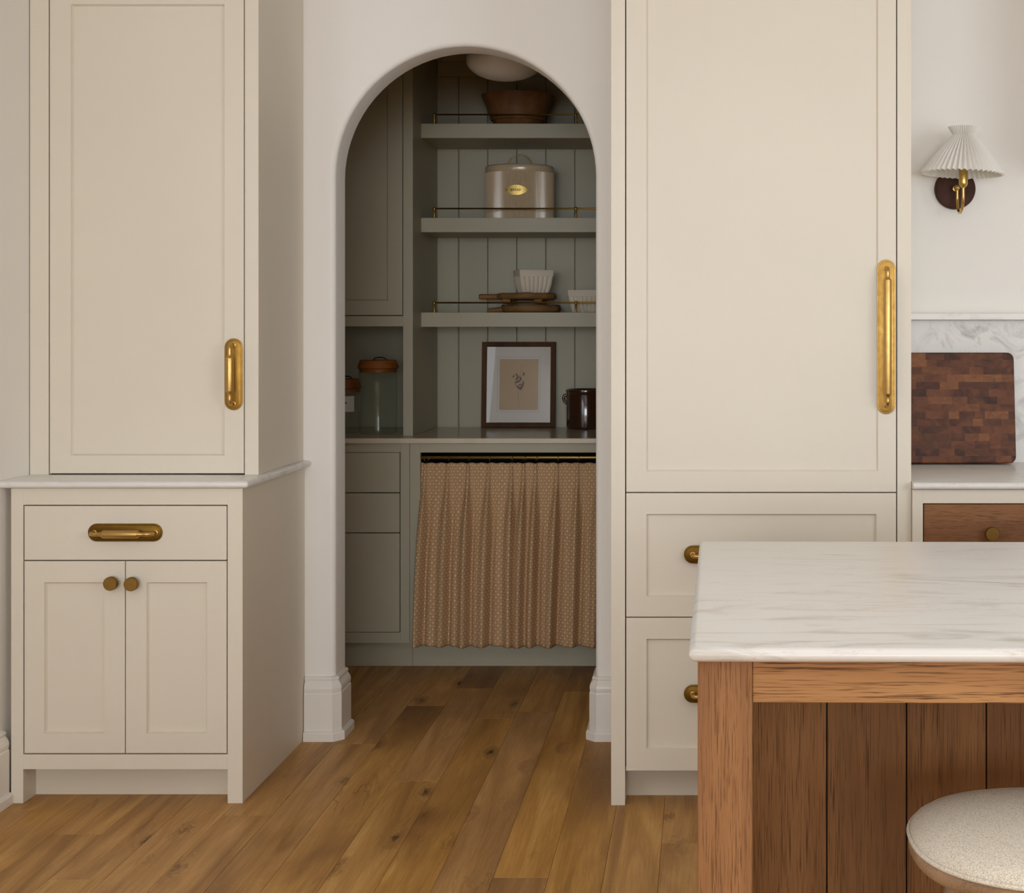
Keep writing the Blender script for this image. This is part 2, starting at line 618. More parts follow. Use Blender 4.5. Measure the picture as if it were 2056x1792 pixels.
def boucle():
    M = MT('cream_boucle_fabric')
    v = M.coord((1, 1, 1))
    n1 = M.noise(M.coord((620, 900, 600)), 1.0, 3, 0.7, 0.8)
    vor = M.n('ShaderNodeTexVoronoi')
    vor.inputs['Scale'].default_value = 1.0
    M.l(M.coord((420, 900, 500), 0, (0, 0, 0.25)), vor.inputs['Vector'])
    h = M.math('ADD', n1, M.math('MULTIPLY', vor.outputs['Distance'], -0.6))
    c = M.ramp(h, ((0.0, srgb(190, 176, 154)), (0.28, srgb(226, 215, 198)), (0.6, srgb(242, 234, 220))))
    M.set(c, 0.95, spec=0.1)
    M.bump(h, 0.55, 0.0018)
    return M.m


def simple(name, col, rough=0.5, metal_=0.0, spec=0.5, coat=0.0):
    M = MT(name)
    nz = M.noise(M.coord((1, 1, 1)), 30, 3)
    c = M.mix(M.math('MULTIPLY', nz, 0.12), col, tuple(x * 0.8 for x in col[:3]) + (1,))
    M.set(c, rough, metal_, spec)
    if coat:
        M.b.inputs['Coat Weight'].default_value = coat
        M.b.inputs['Coat Roughness'].default_value = 0.06
    return M.m


def glass_mat(name, tint=(1, 1, 1, 1), rough=0.02):
    # thin clear glass: straight transmission plus a Fresnel reflection
    M = MT(name)
    gb = M.n('ShaderNodeBsdfGlossy')
    gb.inputs['Roughness'].default_value = rough
    tb = M.n('ShaderNodeBsdfTransparent')
    tb.inputs[0].default_value = tint
    lw = M.n('ShaderNodeLayerWeight')
    mx = M.n('ShaderNodeMixShader')
    M.l(M.math('MULTIPLY_ADD', M.math('POWER', lw.outputs['Facing'], 4.0), 0.5, 0.022), mx.inputs[0])
    M.l(tb.outputs[0], mx.inputs[1])
    M.l(gb.outputs[0], mx.inputs[2])
    M.l(mx.outputs[0], M.t.nodes['Material Output'].inputs[0])
    return M.m


def shade_mat():
    M = MT('pleated_shade_fabric')
    M.set(srgb(250, 247, 242), 0.85, spec=0.15)
    M.b.inputs['Subsurface Weight'].default_value = 0.0
    tr = M.n('ShaderNodeBsdfTranslucent')
    tr.inputs[0].default_value = srgb(250, 246, 238)
    mx = M.n('ShaderNodeMixShader')
    mx.inputs[0].default_value = 0.3
    out = M.t.nodes['Material Output']
    M.l(M.b.outputs[0], mx.inputs[1])
    M.l(tr.outputs[0], mx.inputs[2])
    M.l(mx.outputs[0], out.inputs[0])
    return M.m


end_grain = block_mat()
curtain_mat = fabric_curtain()
boucle_mat = boucle()
enamel = simple('taupe_enamel', srgb(204, 181, 150), 0.22, spec=0.6, coat=0.5)
ceramic = simple('matte_white_ceramic', srgb(230, 218, 198), 0.7, spec=0.25)
brown_glaze = simple('brown_salt_glaze', srgb(62, 34, 18), 0.16, spec=0.6, coat=0.6)
mat_board = simple('ivory_mat_board', srgb(212, 206, 198), 0.8)
print_paper = simple('tan_print_paper', srgb(186, 160, 126), 0.85)
ink = simple('sepia_ink', srgb(98, 74, 62), 0.9)
opal = simple('opal_lamp_glass', srgb(224, 214, 200), 0.35)
iron = simple('black_iron', srgb(28, 24, 20), 0.5)
label_paper = simple('white_paper_label', srgb(214, 212, 206), 0.8)
engraved = simple('engraved_letters', srgb(92, 70, 26), 0.7)
clear_glass = glass_mat('clear_jar_glass', (0.94, 0.96, 0.94, 1))
shade_fabric = shade_mat()


# ------------------------------------------------------------------ measured places
def PX(px, d): return (px - VX) / FOC * d
def PZ(py, d): return EYE + (VY - py) / FOC * d


D_BASE = 4.05      # front of the left base cabinet
D_UP = 4.21        # front of the left upper cabinet
D_TALL = 4.033     # front of the tall cabinet
D_WALL = 4.685     # face of the arched wall
D_KWALL = 4.64     # kitchen wall behind the right-hand worktop
D_PB = 5.65        # pantry base cabinets
D_PU = 5.753       # pantry upper cabinet
D_PBACK = 6.29     # pantry back wall
X_LEFT = -1.997
CEIL = 2.75

# ------------------------------------------------------------------ the setting
bm = NB(); box(bm, X_LEFT - 0.1, 3.3, -9.2, 6.45, -0.06, -0.013)
floor = struct('floor', bm, floor_mat, label='warm brown knotty oak plank floor')

PLANK_W = 0.1363
joints = {}
k0, k1 = -14, 13


def add_plank(x0, x1, y0, y1):
    g = 0.0003
    b = NB()
    box(b, x0 + g, x1 - g, y0 + g, y1 - g, -0.013, random.uniform(-0.0003, 0.0), 0.0007)
    # give the board its own origin so its grain is its own
    o = obj('plank', b, floor_mat, floor)
    return o


known = {0: [3.735], -1: [4.62], -5: [4.933, 3.20], -8: [4.63, 3.05], -6: [4.25, 5.35], -7: [3.35, 5.1], -11: [3.49, 4.9], -2: [4.70, 3.1], -3: [5.3, 3.5], -4: [5.02, 3.3], -9: [3.95], -10: [4.35, 3.0], -12: [3.80], -13: [3.3], -14: [4.0]}
XB = -0.38
for k in range(k0, k1 + 1):
    # column k spans XB + (k+?)*w; column 0 begins at x = -0.107
    x0 = XB + (k + 2) * PLANK_W
    x1 = x0 + PLANK_W
    x0c, x1c = max(x0, X_LEFT), x1
    if x1 <= X_LEFT: continue
    ys = known.get(k, [])
    ys = sorted(ys)
    full = []
    y = ys[0] if ys else random.uniform(2.2, 3.6)
    lo = y
    cuts = list(ys) if ys else [y]
    while lo > 1.0:
        lo -= random.uniform(1.3, 2.0)
        cuts.insert(0, max(lo, 0.8))
    hi = cuts[-1]
    while hi < 5.9:
        hi += random.uniform(1.2, 1.9)
        cuts.append(min(hi, 6.40))
    if x0 > 0.6:
        cuts = [c for c in cuts if c < 4.0] + [4.6]
    for a, b_ in zip(cuts[:-1], cuts[1:]):
        if b_ - a > 0.02:
            add_plank(x0c, x1c, a, b_)

bm = NB(); box(bm, X_LEFT - 0.1, 3.3, -9.2, 4.82, CEIL, CEIL + 0.06)
struct('ceiling', bm, ceil_white)
bm = NB(); box(bm, X_LEFT - 0.1, X_LEFT, -9.2, 4.685, -0.05, CEIL)
struct('wall_left', bm, white, label='white plaster wall at the left edge')
bm = NB(); box(bm, 3.2, 3.3, -9.2, 4.8, -0.05, CEIL)
struct('wall_right', bm, white)
bm = NB(); box(bm, X_LEFT - 0.1, 3.3, -9.3, -9.2, -0.05, CEIL)
struct('wall_rear', bm, white)
bm = NB(); box(bm, 0.40, 3.3, D_KWALL, D_KWALL + 0.1, -0.05, CEIL)
struct('wall_kitchen', bm, white, label='white wall behind the sconce')

# plaster range hood, unseen past the right edge, added to shade the sconce wall
bm = NB()
HX, HZ, HR = 1.13, 1.85, 0.07
plan = [(HX - HR + HR * math.sin(PI / 2 * i / 8), D_KWALL - 0.0005 - HR * (1 - math.cos(PI / 2 * i / 8))) for i in range(9)]
plan += [(HX, 4.20), (HX + 0.02, 4.165), (HX + 0.05, 4.16), (2.15, 4.16), (2.15, D_KWALL - 0.0005)]
prism(bm, plan, HZ, CEIL - 0.001, 'xy')
hood = struct('wall_shade_hood', bm, white)
autosmooth(hood, 30)
hb = hood.modifiers.new('soft_edge', 'BEVEL'); hb.width = 0.012; hb.segments = 4; hb.limit_method = 'ANGLE'; hb.angle_limit = math.radians(60)

# arched wall ---------------------------------------------------------------
AXL, AXR = -1.212, -0.352
AC = (AXL + AXR) / 2
AR = (AXR - AXL) / 2
AZ = 2.287 - AR
WT = 0.13
BR = 0.018


def arch_outline(off, n=40):
    r = AR + off
    pts = [(AC - r, -0.05), (AC - r, AZ)]
    pts += [(AC - r * math.cos(PI * i / n), AZ + r * math.sin(PI * i / n)) for i in range(1, n)]
    pts += [(AC + r, AZ), (AC + r, -0.05)]
    return pts


bm = NB()
XW0, XW1 = X_LEFT - 0.1, 0.45


def face_with_hole(bm, y, off, flip):
    pts = arch_outline(off)
    zt = CEIL
    polys = [[(XW0, -0.05), pts[0], pts[1], (XW0, AZ)], [pts[-1], (XW1, -0.05), (XW1, AZ), pts[-2]],
             [(XW0, AZ), pts[1], (pts[1][0], zt), (XW0, zt)], [pts[-2], (XW1, AZ), (XW1, zt), (pts[-2][0], zt)]]
    for i in range(1, len(pts) - 2):
        a, b = pts[i], pts[i + 1]
        polys.append([a, b, (b[0], zt), (a[0], zt)])
    for p in polys:
        vs = [bm.verts.new((q[0], y, q[1])) for q in p]
        f = bm.faces.new(vs)
        f.normal_update()
        if (f.normal.y > 0) != flip:
            f.normal_flip()


face_with_hole(bm, D_WALL, BR, False)
face_with_hole(bm, D_WALL + WT, 0.0, True)
rows = []
for i in range(7):
    a = PI / 2 * i / 6
    off = BR * (1 - math.sin(a))
    y = D_WALL + BR * (1 - math.cos(a))
    rows.append([bm.verts.new((p[0], y, p[1])) for p in arch_outline(off)])
rows.append([bm.verts.new((p[0], D_WALL + WT, p[1])) for p in arch_outline(0)])
for i in range(len(rows) - 1):
    for j in range(len(rows[0]) - 1):
        f = bm.faces.new((rows[i][j], rows[i + 1][j], rows[i + 1][j + 1], rows[i][j + 1]))
        f.smooth = True
        f.normal_update()
        c = f.calc_center_median()
        tow = Vector((AC - c.x, 0, min(AZ, c.z) - c.z if c.z > AZ else 0))
        if f.normal.dot(tow) < 0: f.normal_flip()
wall_arch = struct('wall_arch', bm, white, label='white plaster wall with round-topped archway')

# pantry shell -----------------------------------------------------------------
PXL, PXR, PCEIL = -1.95, 0.32, 2.62
bm = NB(); box(bm, PXL - 0.1, PXL, D_WALL + WT, D_PBACK + 0.1, -0.05, PCEIL + 0.1)
struct('wall_pantry_left', bm, sage)
bm = NB(); box(bm, PXR, PXR + 0.1, D_WALL + WT, D_PBACK + 0.1, -0.05, PCEIL + 0.1)
struct('wall_pantry_right', bm, sage)
bm = NB(); box(bm, PXL - 0.1, PXR + 0.1, D_WALL + WT, D_PBACK + 0.1, PCEIL, PCEIL + 0.1)
struct('ceiling_pantry', bm, sage)
bm = NB(); box(bm, PXL - 0.1, PXR + 0.1, D_PBACK + 0.014, D_PBACK + 0.1, -0.05, PCEIL + 0.1)
wall_back = struct('wall_back', bm, sage, label='sage green vertical board wall at the back of the pantry')
xs = [PX(p, D_PBACK) for p in (921, 979.3, 1037.7, 1096, 1154.3)]
st = xs[1] - xs[0]
edges = [xs[0] - st * 2, xs[0] - st] + xs + [xs[-1] + st * (i + 1) for i in range(3)]
for a, b_ in zip(edges[:-1], edges[1:]):
    b = NB(); box(b, a + 0.0014, b_ - 0.0014, D_PBACK, D_PBACK + 0.0145, 0.9, 2.60, 0.002)
    obj('plank', b, sage, wall_back)

# cornice of the pantry
bm = NB(); box(bm, -1.172, PXR, D_PBACK - 0.014, D_PBACK, 2.469, PCEIL, 0.002)
struct('trim_1', bm, sage, label='plain frieze board at the top of the pantry wall')
bm = NB()
prof = [(0.0, 2.53), (0.018, 2.535), (0.03, 2.555), (0.06, 2.59), (0.075, 2.60), (0.075, PCEIL - 0.001), (0.0, PCEIL - 0.001)]
sweep(bm, [(-1.95, D_PU - 0.0), (-1.1655, D_PU - 0.0), (-1.1655, D_PBACK - 0.014), (PXR, D_PBACK - 0.014)], [(o + 0.001, z) for o, z in prof])
struct('trim_2', bm, sage, label='crown moulding round the pantry ceiling')

# skirting with cap moulding and shoe --------------------------------------------
SK = [(0.0, 0.0), (0.032, 0.0), (0.032, 0.024), (0.028, 0.030), (0.021, 0.032), (0.021, 0.152), (0.018, 0.157), (0.0195, 0.161),
      (0.0205, 0.170), (0.019, 0.178), (0.0145, 0.186), (0.0105, 0.191), (0.0095, 0.194), (0.0115, 0.197), (0.012, 0.201), (0.009, 0.206), (0.0, 0.208)]
bm = NB()
c = 0.012
sweep(bm, [(-1.309, D_WALL), (AXL - c, D_WALL), (AXL, D_WALL + c), (AXL, D_WALL + WT)], SK)
struct('baseboard_arch', bm, white_gloss, label='white moulded skirting left of the archway')
bm = NB()
sweep(bm, [(AXR, D_WALL + WT), (AXR, D_WALL + c), (AXR + c, D_WALL), (PX(1229, D_TALL) + 0.02, D_WALL)], SK)
struct('baseboard_arch_right', bm, white_gloss, label='white moulded skirting right of the archway')
bm = NB()
sweep(bm, [(X_LEFT, -9.2), (X_LEFT, D_BASE - 0.001)], SK)
struct('baseboard_left', bm, white_gloss, label='white moulded skirting on the left wall')

# ------------------------------------------------------------------ cabinet parts
GAP = 0.0032


def recessed_door(name, parent, mat, x0, x1, z0, z1, y, px0, px1, pz0, pz1, rec=0.011, slope=0.0045, th=0.021):
    """frame-and-panel front whose recess spans px0..px1, pz0..pz1; returns the frame, its panel is a child"""
    b = NB()
    def ring(ax0, ax1, az0, az1, yy):
        return [b.verts.new(p) for p in ((ax0, yy, az0), (ax1, yy, az0), (ax1, yy, az1), (ax0, yy, az1))]
    e = 0.0012
    R = [ring(x0, x1, z0, z1, y + th), ring(x0, x1, z0, z1, y + e), ring(x0 + e, x1 - e, z0 + e, z1 - e, y),
         ring(px0, px1, pz0, pz1, y), ring(px0 + 0.001, px1 - 0.001, pz0 + 0.001, pz1 - 0.001, y + rec * 0.45),
         ring(px0 + slope, px1 - slope, pz0 + slope, pz1 - slope, y + rec)]
    R.append(ring(px0 + slope, px1 - slope, pz0 + slope, pz1 - slope, y + th))
    for i in range(len(R) - 1):
        for j in range(4):
            b.faces.new((R[i][j], R[i][(j + 1) % 4], R[i + 1][(j + 1) % 4], R[i + 1][j]))
    for j in range(4):
        b.faces.new((R[-1][j], R[-1][(j + 1) % 4], R[0][(j + 1) % 4], R[0][j]))
    bmesh.ops.recalc_face_normals(b, faces=b.faces[:])
    fr = obj(name, b, mat, parent)
    b = NB()
    box(b, px0 + slope - 0.0004, px1 - slope + 0.0004, y + rec - 0.0002, y + th - 0.003, pz0 + slope - 0.0004, pz1 - slope + 0.0004)
    obj('panel', b, mat, fr)
    return fr


def slab(name, parent, mat, x0, x1, z0, z1, y, th=0.021, bev=0.0013):
    b = NB(); box(b, x0, x1, y, y + th, z0, z1, bev)
    return obj(name, b, mat, parent)


def pull(parent, cx, cz, y, L, Wd, grip, elbow, horizontal=False, mat=None, proj=0.038):
    """backplate pull: stepped stadium plate, bent bar with a thicker grip; length L"""
    b = NB()

    def T(u, v, w):   # u along the length, v across, w out towards the room
        if horizontal: return (cx + u, y - w, cz + v)
        return (cx + v, y - w, cz + u)

    def stadium(r, Lh, w, n=14):
        pts = []
        for i in range(n + 1):
            a = -PI / 2 + PI * i / n
            pts.append(T(Lh + r * math.cos(a), r * math.sin(a), w))
        for i in range(n + 1):
            a = PI / 2 + PI * i / n
            pts.append(T(-Lh + r * math.cos(a), r * math.sin(a), w))
        return [b.verts.new(p) for p in pts]
    Lh = L / 2 - Wd / 2
    r = Wd / 2
    R = [stadium(r, Lh, 0.0), stadium(r, Lh, 0.0022), stadium(r - 0.001, Lh, 0.003), stadium(r - 0.0035, Lh, 0.003),
         stadium(r - 0.0042, Lh, 0.0042), stadium(r - 0.0052, Lh, 0.0048)]
    for i in range(len(R) - 1):
        m = len(R[0])
        for j in range(m):
            b.faces.new((R[i][j], R[i][(j + 1) % m], R[i + 1][(j + 1) % m], R[i + 1][j]))
    b.faces.new(R[-1])
    nplate = len(b.faces)
    # bar
    rn, rg = 0.0058, 0.0112
    pts, rad = [], []
    bend = 0.014
    for s in (-1, 1):
        seq = []
        seq.append((s * elbow, 0, 0.004, 0.0075))
        seq.append((s * elbow, 0, 0.007, 0.0075))
        seq.append((s * elbow, 0, 0.0075, rn))
        seq.append((s * elbow, 0, proj - bend, rn))
        for i in range(1, 7):
            a = PI / 2 * i / 6
            seq.append((s * (elbow - bend * (1 - math.cos(a))), 0, proj - bend + bend * math.sin(a), rn * 1.02))
        q = grip + 0.012
        seq.append((s * (q + 0.008), 0, proj, rn))
        seq.append((s * (q + 0.0078), 0, proj, rn * 1.14))
        seq.append((s * (q + 0.006), 0, proj, rn * 1.14))
        seq.append((s * (q + 0.0058), 0, proj, rn))
        seq.append((s * (q - 0.002), 0, proj, rn))
        seq.append((s * (q - 0.008), 0, proj, rn * 1.35))
        seq.append((s * (grip + 0.0015), 0, proj, rg * 0.97))
        seq.append((s * grip, 0, proj, rg))
        if s > 0: seq.reverse()
        pts += [T(p[0], p[1], p[2]) for p in seq]
        rad += [p[3] for p in seq]
    tube(b, pts, rad, 16)
    b.faces.ensure_lookup_table()
    for f in b.faces[nplate:]:
        f.material_index = 1
    bmesh.ops.recalc_face_normals(b, faces=b.faces[:])
    o = obj('handle', b, mat[0], parent)
    o.data.materials.append(mat[1])
    autosmooth(o, 40)
    return o


def knob(parent, cx, cz, y, r=0.0195, proj=0.032, mat=brass_dark):
    b = NB()
    prof = [(0, 0), (0.011, 0), (0.011, 0.002), (0.007, 0.004), (0.0062, proj - 0.018), (0.008, proj - 0.0155), (r * 0.95, proj - 0.014), (r, proj - 0.013), (r, proj - 0.0012),
            (r - 0.001, proj), (0, proj)]
    lathe(b, prof, 28)
    bmesh.ops.rotate(b, verts=b.verts[:], cent=(0, 0, 0), matrix=Matrix.Rotation(PI / 2, 3, 'X'))
    bmesh.ops.translate(b, verts=b.verts[:], vec=(cx, y, cz))
    bmesh.ops.recalc_face_normals(b, faces=b.faces[:])
    o = obj('knob', b, mat, parent)
    return autosmooth(o, 40)


def worktop_slab(bm, x0, x1, y0, y1, z0, z1, round_left=False, round_right=False, round_front=True, segs=5):
    """slab with half-round nosing on the chosen edges"""
    r = (z1 - z0) / 2
    rings = []
    for i in range(segs + 1):
        a = -PI / 2 + PI * i / segs
        off = r * (1 - math.cos(a))
        z = z0 + r + r * math.sin(a)
        xa = x0 + (off if round_left else 0)
        xb = x1 - (off if round_right else 0)
        ya = y0 + (off if round_front else 0)
        cr = 0.006
        pts = []
        if round_left and round_front:
            for q in range(5):
                t = PI + PI / 2 * q / 4
                pts.append((xa + cr + cr * math.cos(t), ya + cr + cr * math.sin(t)))
        else:
            pts.append((xa, ya))
        if round_right and round_front:
            for q in range(5):
                t = -PI / 2 + PI / 2 * q / 4
                pts.append((xb - cr + cr * math.cos(t), ya + cr + cr * math.sin(t)))
        else:
            pts.append((xb, ya))
        pts += [(xb, y1), (xa, y1)]
        rings.append([bm.verts.new((p[0], p[1], z)) for p in pts])
    m = len(rings[0])
    for i in range(segs):
        for j in range(m):
            bm.faces.new((rings[i][j], rings[i][(j + 1) % m], rings[i + 1][(j + 1) % m], rings[i + 1][j]))
    bm.faces.new(list(reversed(rings[0])))
    bm.faces.new(rings[-1])
    bmesh.ops.recalc_face_normals(bm, faces=bm.faces[:])
    return bm


# ------------------------------------------------------------------ left base cabinet
d = D_BASE
bx0, bx1 = -1.972, -1.3115
root = thing('base_cabinet', 'low cream cabinet with one drawer over two knobbed doors by the left wall', 'cabinet', ((bx0 + bx1) / 2, d + 0.3, 0))
ox0, ox1 = PX(46.5, d), PX(457, d)
zt = 0.898
z_dr1, z_dr0 = PZ(1013, d), PZ(1125, d)
z_d0 = PZ(1514, d)
z_br = PZ(1543.5, d)
b = NB()   # carcass: sides, back, bottom
box(b, bx1 - 0.018, bx1, d + 0.021, D_WALL - 0.001, 0.0, zt, 0.001)
box(b, bx0, bx0 + 0.018, d + 0.021, D_WALL - 0.001, 0.0, zt)
box(b, bx0 + 0.018, bx1 - 0.018, d + 0.08, D_WALL - 0.004, z_br + 0.005, z_br + 0.022)
box(b, bx0 + 0.018, bx1 - 0.018, D_WALL - 0.012, D_WALL - 0.003, z_br + 0.03, zt)
obj('carcass', b, cream, root)
b = NB(); box(b, X_LEFT + 0.0005, bx0 - 0.0002, d + 0.07, d + 0.088, 0.0, zt)
obj('gap_brightener', b, white, root, label='white strip added to brighten the gap at the wall')  # added only to lighten the dark gap beside the cabinet
b = NB()   # face frame
box(b, bx0, ox0, d, d + 0.021, 0, zt, 0.0003)
box(b, ox1, bx1, d, d + 0.0215, 0, zt, 0.0003)
box(b, ox0, ox1, d, d + 0.021, z_dr1, zt)
box(b, ox0, ox1, d, d + 0.021, z_br, z_d0)
# return of the stiles back to the toe kick
box(b, bx0 + 0.001, ox0, d + 0.02, d + 0.082, 0, z_br)
box(b, ox1, bx1 - 0.001, d + 0.02, d + 0.082, 0, z_br)
obj('face_frame', b, cream, root)
slab('toe_kick', root, cream_kick, ox0, ox1, 0, z_br + 0.01, d + 0.079, 0.016, 0)
b = NB(); box(b, ox0 - 0.004, ox1 + 0.004, d + 0.026, d + 0.03, z_d0 - 0.003, z_dr1 + 0.003)
obj('gap_shade', b, dark_gap, root)  # dark sheet in place of the shade seen through the gaps
dr = slab('drawer', root, cream, ox0 + GAP, ox1 - GAP, z_dr0 + GAP / 2, z_dr1 - GAP, d)
pull(dr, PX(252, d), PZ(1068.5, d), d, 0.2127, 0.051, 0.048, 0.087, True, (brass_plate_dark, brass_bar))
xm = PX(251.5, d)
zp1, zp0 = PZ(1168.5, d), PZ(1471.5, d)
d1 = recessed_door('door', root, cream, ox0 + GAP, xm - GAP / 2 + 0.0004, z_d0 + GAP, z_dr0 - GAP / 2, d, PX(89, d), PX(209.5, d), zp0, zp1)
knob(d1, PX(229.5, d), PZ(1168, d), d)
d2 = recessed_door('door', root, cream, xm + GAP / 2 - 0.0004, ox1 - GAP, z_d0 + GAP, z_dr0 - GAP / 2, d, PX(294.5, d), PX(415.5, d), zp0, zp1)
knob(d2, PX(270.5, d), PZ(1169, d), d)

# marble ledge on top of it
b = NB()
worktop_slab(b, X_LEFT + 0.002, -1.2895, D_BASE - 0.022, D_WALL - 0.001, 0.9, 0.92, False, True, True)
o = tag(obj('worktop', b, marble_edge, None), 'narrow white marble top between the left lower and upper cabinets', 'worktop')
autosmooth(o, 50)

# ------------------------------------------------------------------ left upper cabinet
d = D_UP
ux0, ux1 = X_LEFT + 0.003, PX(519, d)
root = thing('wall_cabinet', 'tall cream cabinet with one panelled door standing on the marble ledge at left', 'cabinet', ((ux0 + ux1) / 2, d + 0.2, 0.92))
ox0, ox1 = PX(97.5, d), PX(491.5, d)
zb, zdt, ztop = 0.9205, 2.395, 2.66
b = NB()
box(b, ux1 - 0.018, ux1, d + 0.021, D_WALL - 0.001, zb, ztop, 0.001)
box(b, ux0, ux0 + 0.018, d + 0.021, D_WALL - 0.001, zb, ztop)
box(b, ux0 + 0.018, ux1 - 0.018, D_WALL - 0.012, D_WALL - 0.003, zb, ztop)
box(b, ux0 + 0.018, ux1 - 0.018, d + 0.03, D_WALL - 0.02, ztop - 0.02, ztop)
obj('carcass', b, cream, root)
b = NB()
box(b, ux0, ox0, d, d + 0.021, zb, ztop, 0.0003)
box(b, ox1, ux1, d, d + 0.0215, zb, ztop, 0.0003)
box(b, ox0, ox1, d, d + 0.021, zdt, ztop)
obj('face_frame', b, cream, root)
b = NB(); box(b, ox0 - 0.004, ox1 + 0.004, d + 0.026, d + 0.03, zb + 0.001, zdt + 0.003)
obj('gap_shade', b, dark_gap, root)
dd = recessed_door('door', root, cream, ox0 + GAP, ox1 - GAP, zb + 0.004, zdt - GAP, d, PX(142.5, d), PX(450.5, d), PZ(914, d), PZ(8.5, d))
pull(dd, PX(469.5, d), PZ(751, d), d, 0.2127, 0.0535, 0.048, 0.087, False, (brass_plate_mid, brass_bar))

# ------------------------------------------------------------------ tall panelled cabinet (right of the arch)
d = D_TALL
tx0, tx1 = PX(1227, d), PX(1829.5, d)
root = thing('tall_cabinet', 'full-height cream cabinet with a long door above two wide drawers, right of the archway', 'cabinet', ((tx0 + tx1) / 2, d + 0.3, 0))
ox0, ox1 = PX(1255, d), PX(1801.5, d)
z1_ = PZ(988.5, d)
z2_ = PZ(1239, d)
z3_ = PZ(1547, d)
zdt, ztop = 2.45, 2.66
b = NB()
box(b, tx0, tx0 + 0.018, d + 0.021, D_WALL - 0.001, 0, ztop, 0.001)
box(b, tx1 - 0.018, tx1, d + 0.021, D_KWALL - 0.001, 0, ztop, 0.001)
box(b, tx0 + 0.018, tx1 - 0.018, D_KWALL - 0.02, D_KWALL - 0.006, 0.12, ztop)
box(b, tx0 + 0.018, tx1 - 0.018, d + 0.08, D_KWALL - 0.02, z3_ + 0.001, z3_ + 0.016)
box(b, tx0 + 0.018, tx1 - 0.018, d + 0.03, D_KWALL - 0.02, ztop - 0.02, ztop)
obj('carcass', b, cream, root)
b = NB()
box(b, tx0, ox0, d, d + 0.0215, 0, ztop, 0.0003)
box(b, ox1, tx1, d, d + 0.0215, 0, ztop, 0.0003)
box(b, ox0, ox1, d, d + 0.021, zdt, ztop)
box(b, tx0 + 0.001, ox0, d + 0.02, d + 0.09, 0, z3_)
box(b, ox1, tx1 - 0.001, d + 0.02, d + 0.09, 0, z3_)
obj('face_frame', b, cream, root)
slab('toe_kick', root, cream_kick, ox0, ox1, 0, z3_ + 0.012, d + 0.088, 0.016, 0)
b = NB(); box(b, ox0 - 0.004, ox1 + 0.004, d + 0.03, d + 0.034, z3_ + 0.004, zdt + 0.003)
obj('gap_shade', b, dark_gap, root)
g = 0.0030
dd = recessed_door('door', root, cream, ox0 + g, ox1 - g, z1_ + g / 2, zdt - g, d, PX(1298, d), PX(1763, d), PZ(945.5, d), zdt - 0.062, 0.0075)
pull(dd, PX(1779, d), PZ(676, d), d, 0.4387, 0.0515, 0.160, 0.194, False, (brass_plate, brass_bar))
lw = PX(1298, d) - ox0 - g
d1 = recessed_door('drawer', root, cream, ox0 + g, ox1 - g, z2_ + g / 2, z1_ - g / 2, d, PX(1298, d), PX(1760, d), PZ(1197, d), PZ(1031.5, d))
pull(d1, PX(1528, d), PZ(1112.5, d), d, 0.4387, 0.051, 0.160, 0.194, True, (brass_plate_dark, brass_bar))
d2 = recessed_door('drawer', root, cream, ox0 + g, ox1 - g, z3_, z2_ - g / 2, d, PX(1298, d), PX(1760, d), PZ(1502.5, d), PZ(1282, d))
pull(d2, PX(1528, d), PZ(1392, d), d, 0.4387, 0.051, 0.160, 0.194, True, (brass_plate_dark, brass_bar))

# ------------------------------------------------------------------ right-hand base cabinet, worktop, splashback
d = 4.013
rx0, rx1 = tx1 + 0.001, 2.3
root = thing('oak_front_cabinet', 'cream-framed base cabinet with an oak drawer, right of the tall cabinet', 'cabinet', (1.3, d + 0.3, 0))
ox0, ox1 = PX(1853, d), 1.005
zt = 0.898
zd1, zd0 = PZ(1010, d), 0.694
b = NB()
box(b, rx0, rx0 + 0.018, d + 0.021, 4.60, 0, zt)
box(b, rx1 - 0.018, rx1, d + 0.021, 4.60, 0, zt)
box(b, rx0 + 0.018, rx1 - 0.018, 4.58, 4.60, 0.1, zt)
obj('carcass', b, cream, root)
b = NB()
box(b, rx0, ox0, d, d + 0.021, 0, zt, 0.0003)
box(b, ox1, ox1 + 0.04, d, d + 0.021, 0, zt, 0.0003)
box(b, ox0, ox1, d, d + 0.021, zd1, zt)
box(b, ox0, ox1, d, d + 0.021, 0.665, zd0)
box(b, ox0, ox1, d, d + 0.021, 0.10, 0.13)
box(b, ox1 + 0.04, rx1, d, d + 0.021, 0.10, zt)
obj('face_frame', b, cream, root)
b = NB(); box(b, ox0 - 0.004, ox1 + 0.004, d + 0.026, d + 0.03, 0.13, zd1 + 0.004)
obj('gap_shade', b, dark_gap, root)
slab('toe_kick', root, cream_kick, rx0, rx1, 0, 0.10, d + 0.08, 0.016, 0)
dr = slab('drawer', root, oak_drawer, ox0 + 0.003, ox1 - 0.003, zd0 + 0.003, zd1 - 0.003, d)
dr['label'] = 'oak drawer front'
knob(dr, PX(1987.5, d) + 0.002, PZ(1069, d), d, 0.0195)
dr = slab('drawer', root, oak_drawer, ox0 + 0.003, ox1 - 0.003, 0.133, 0.662, d)
dr['label'] = 'oak drawer front'

b = NB()
worktop_slab(b, rx0, rx1, 3.992, 4.603, 0.9, 0.92, False, False, True)
o = tag(obj('worktop', b, marble_edge, None), 'white marble worktop under the wooden cutting board', 'worktop')
autosmooth(o, 50)
b = NB(); box(b, rx0, rx1, 4.603, D_KWALL - 0.0005, 0.9205, 1.3815)
tag(obj('backsplash', b, marble_splash, None), 'grey-veined marble splashback slab behind the cutting board', 'backsplash')
b = NB(); box(b, rx0, rx1, 4.545, D_KWALL - 0.0005, 1.382, 1.404, 0.002)
tag(obj('marble_ledge', b, marble_edge, None), 'thin marble ledge capping the splashback', 'shelf')

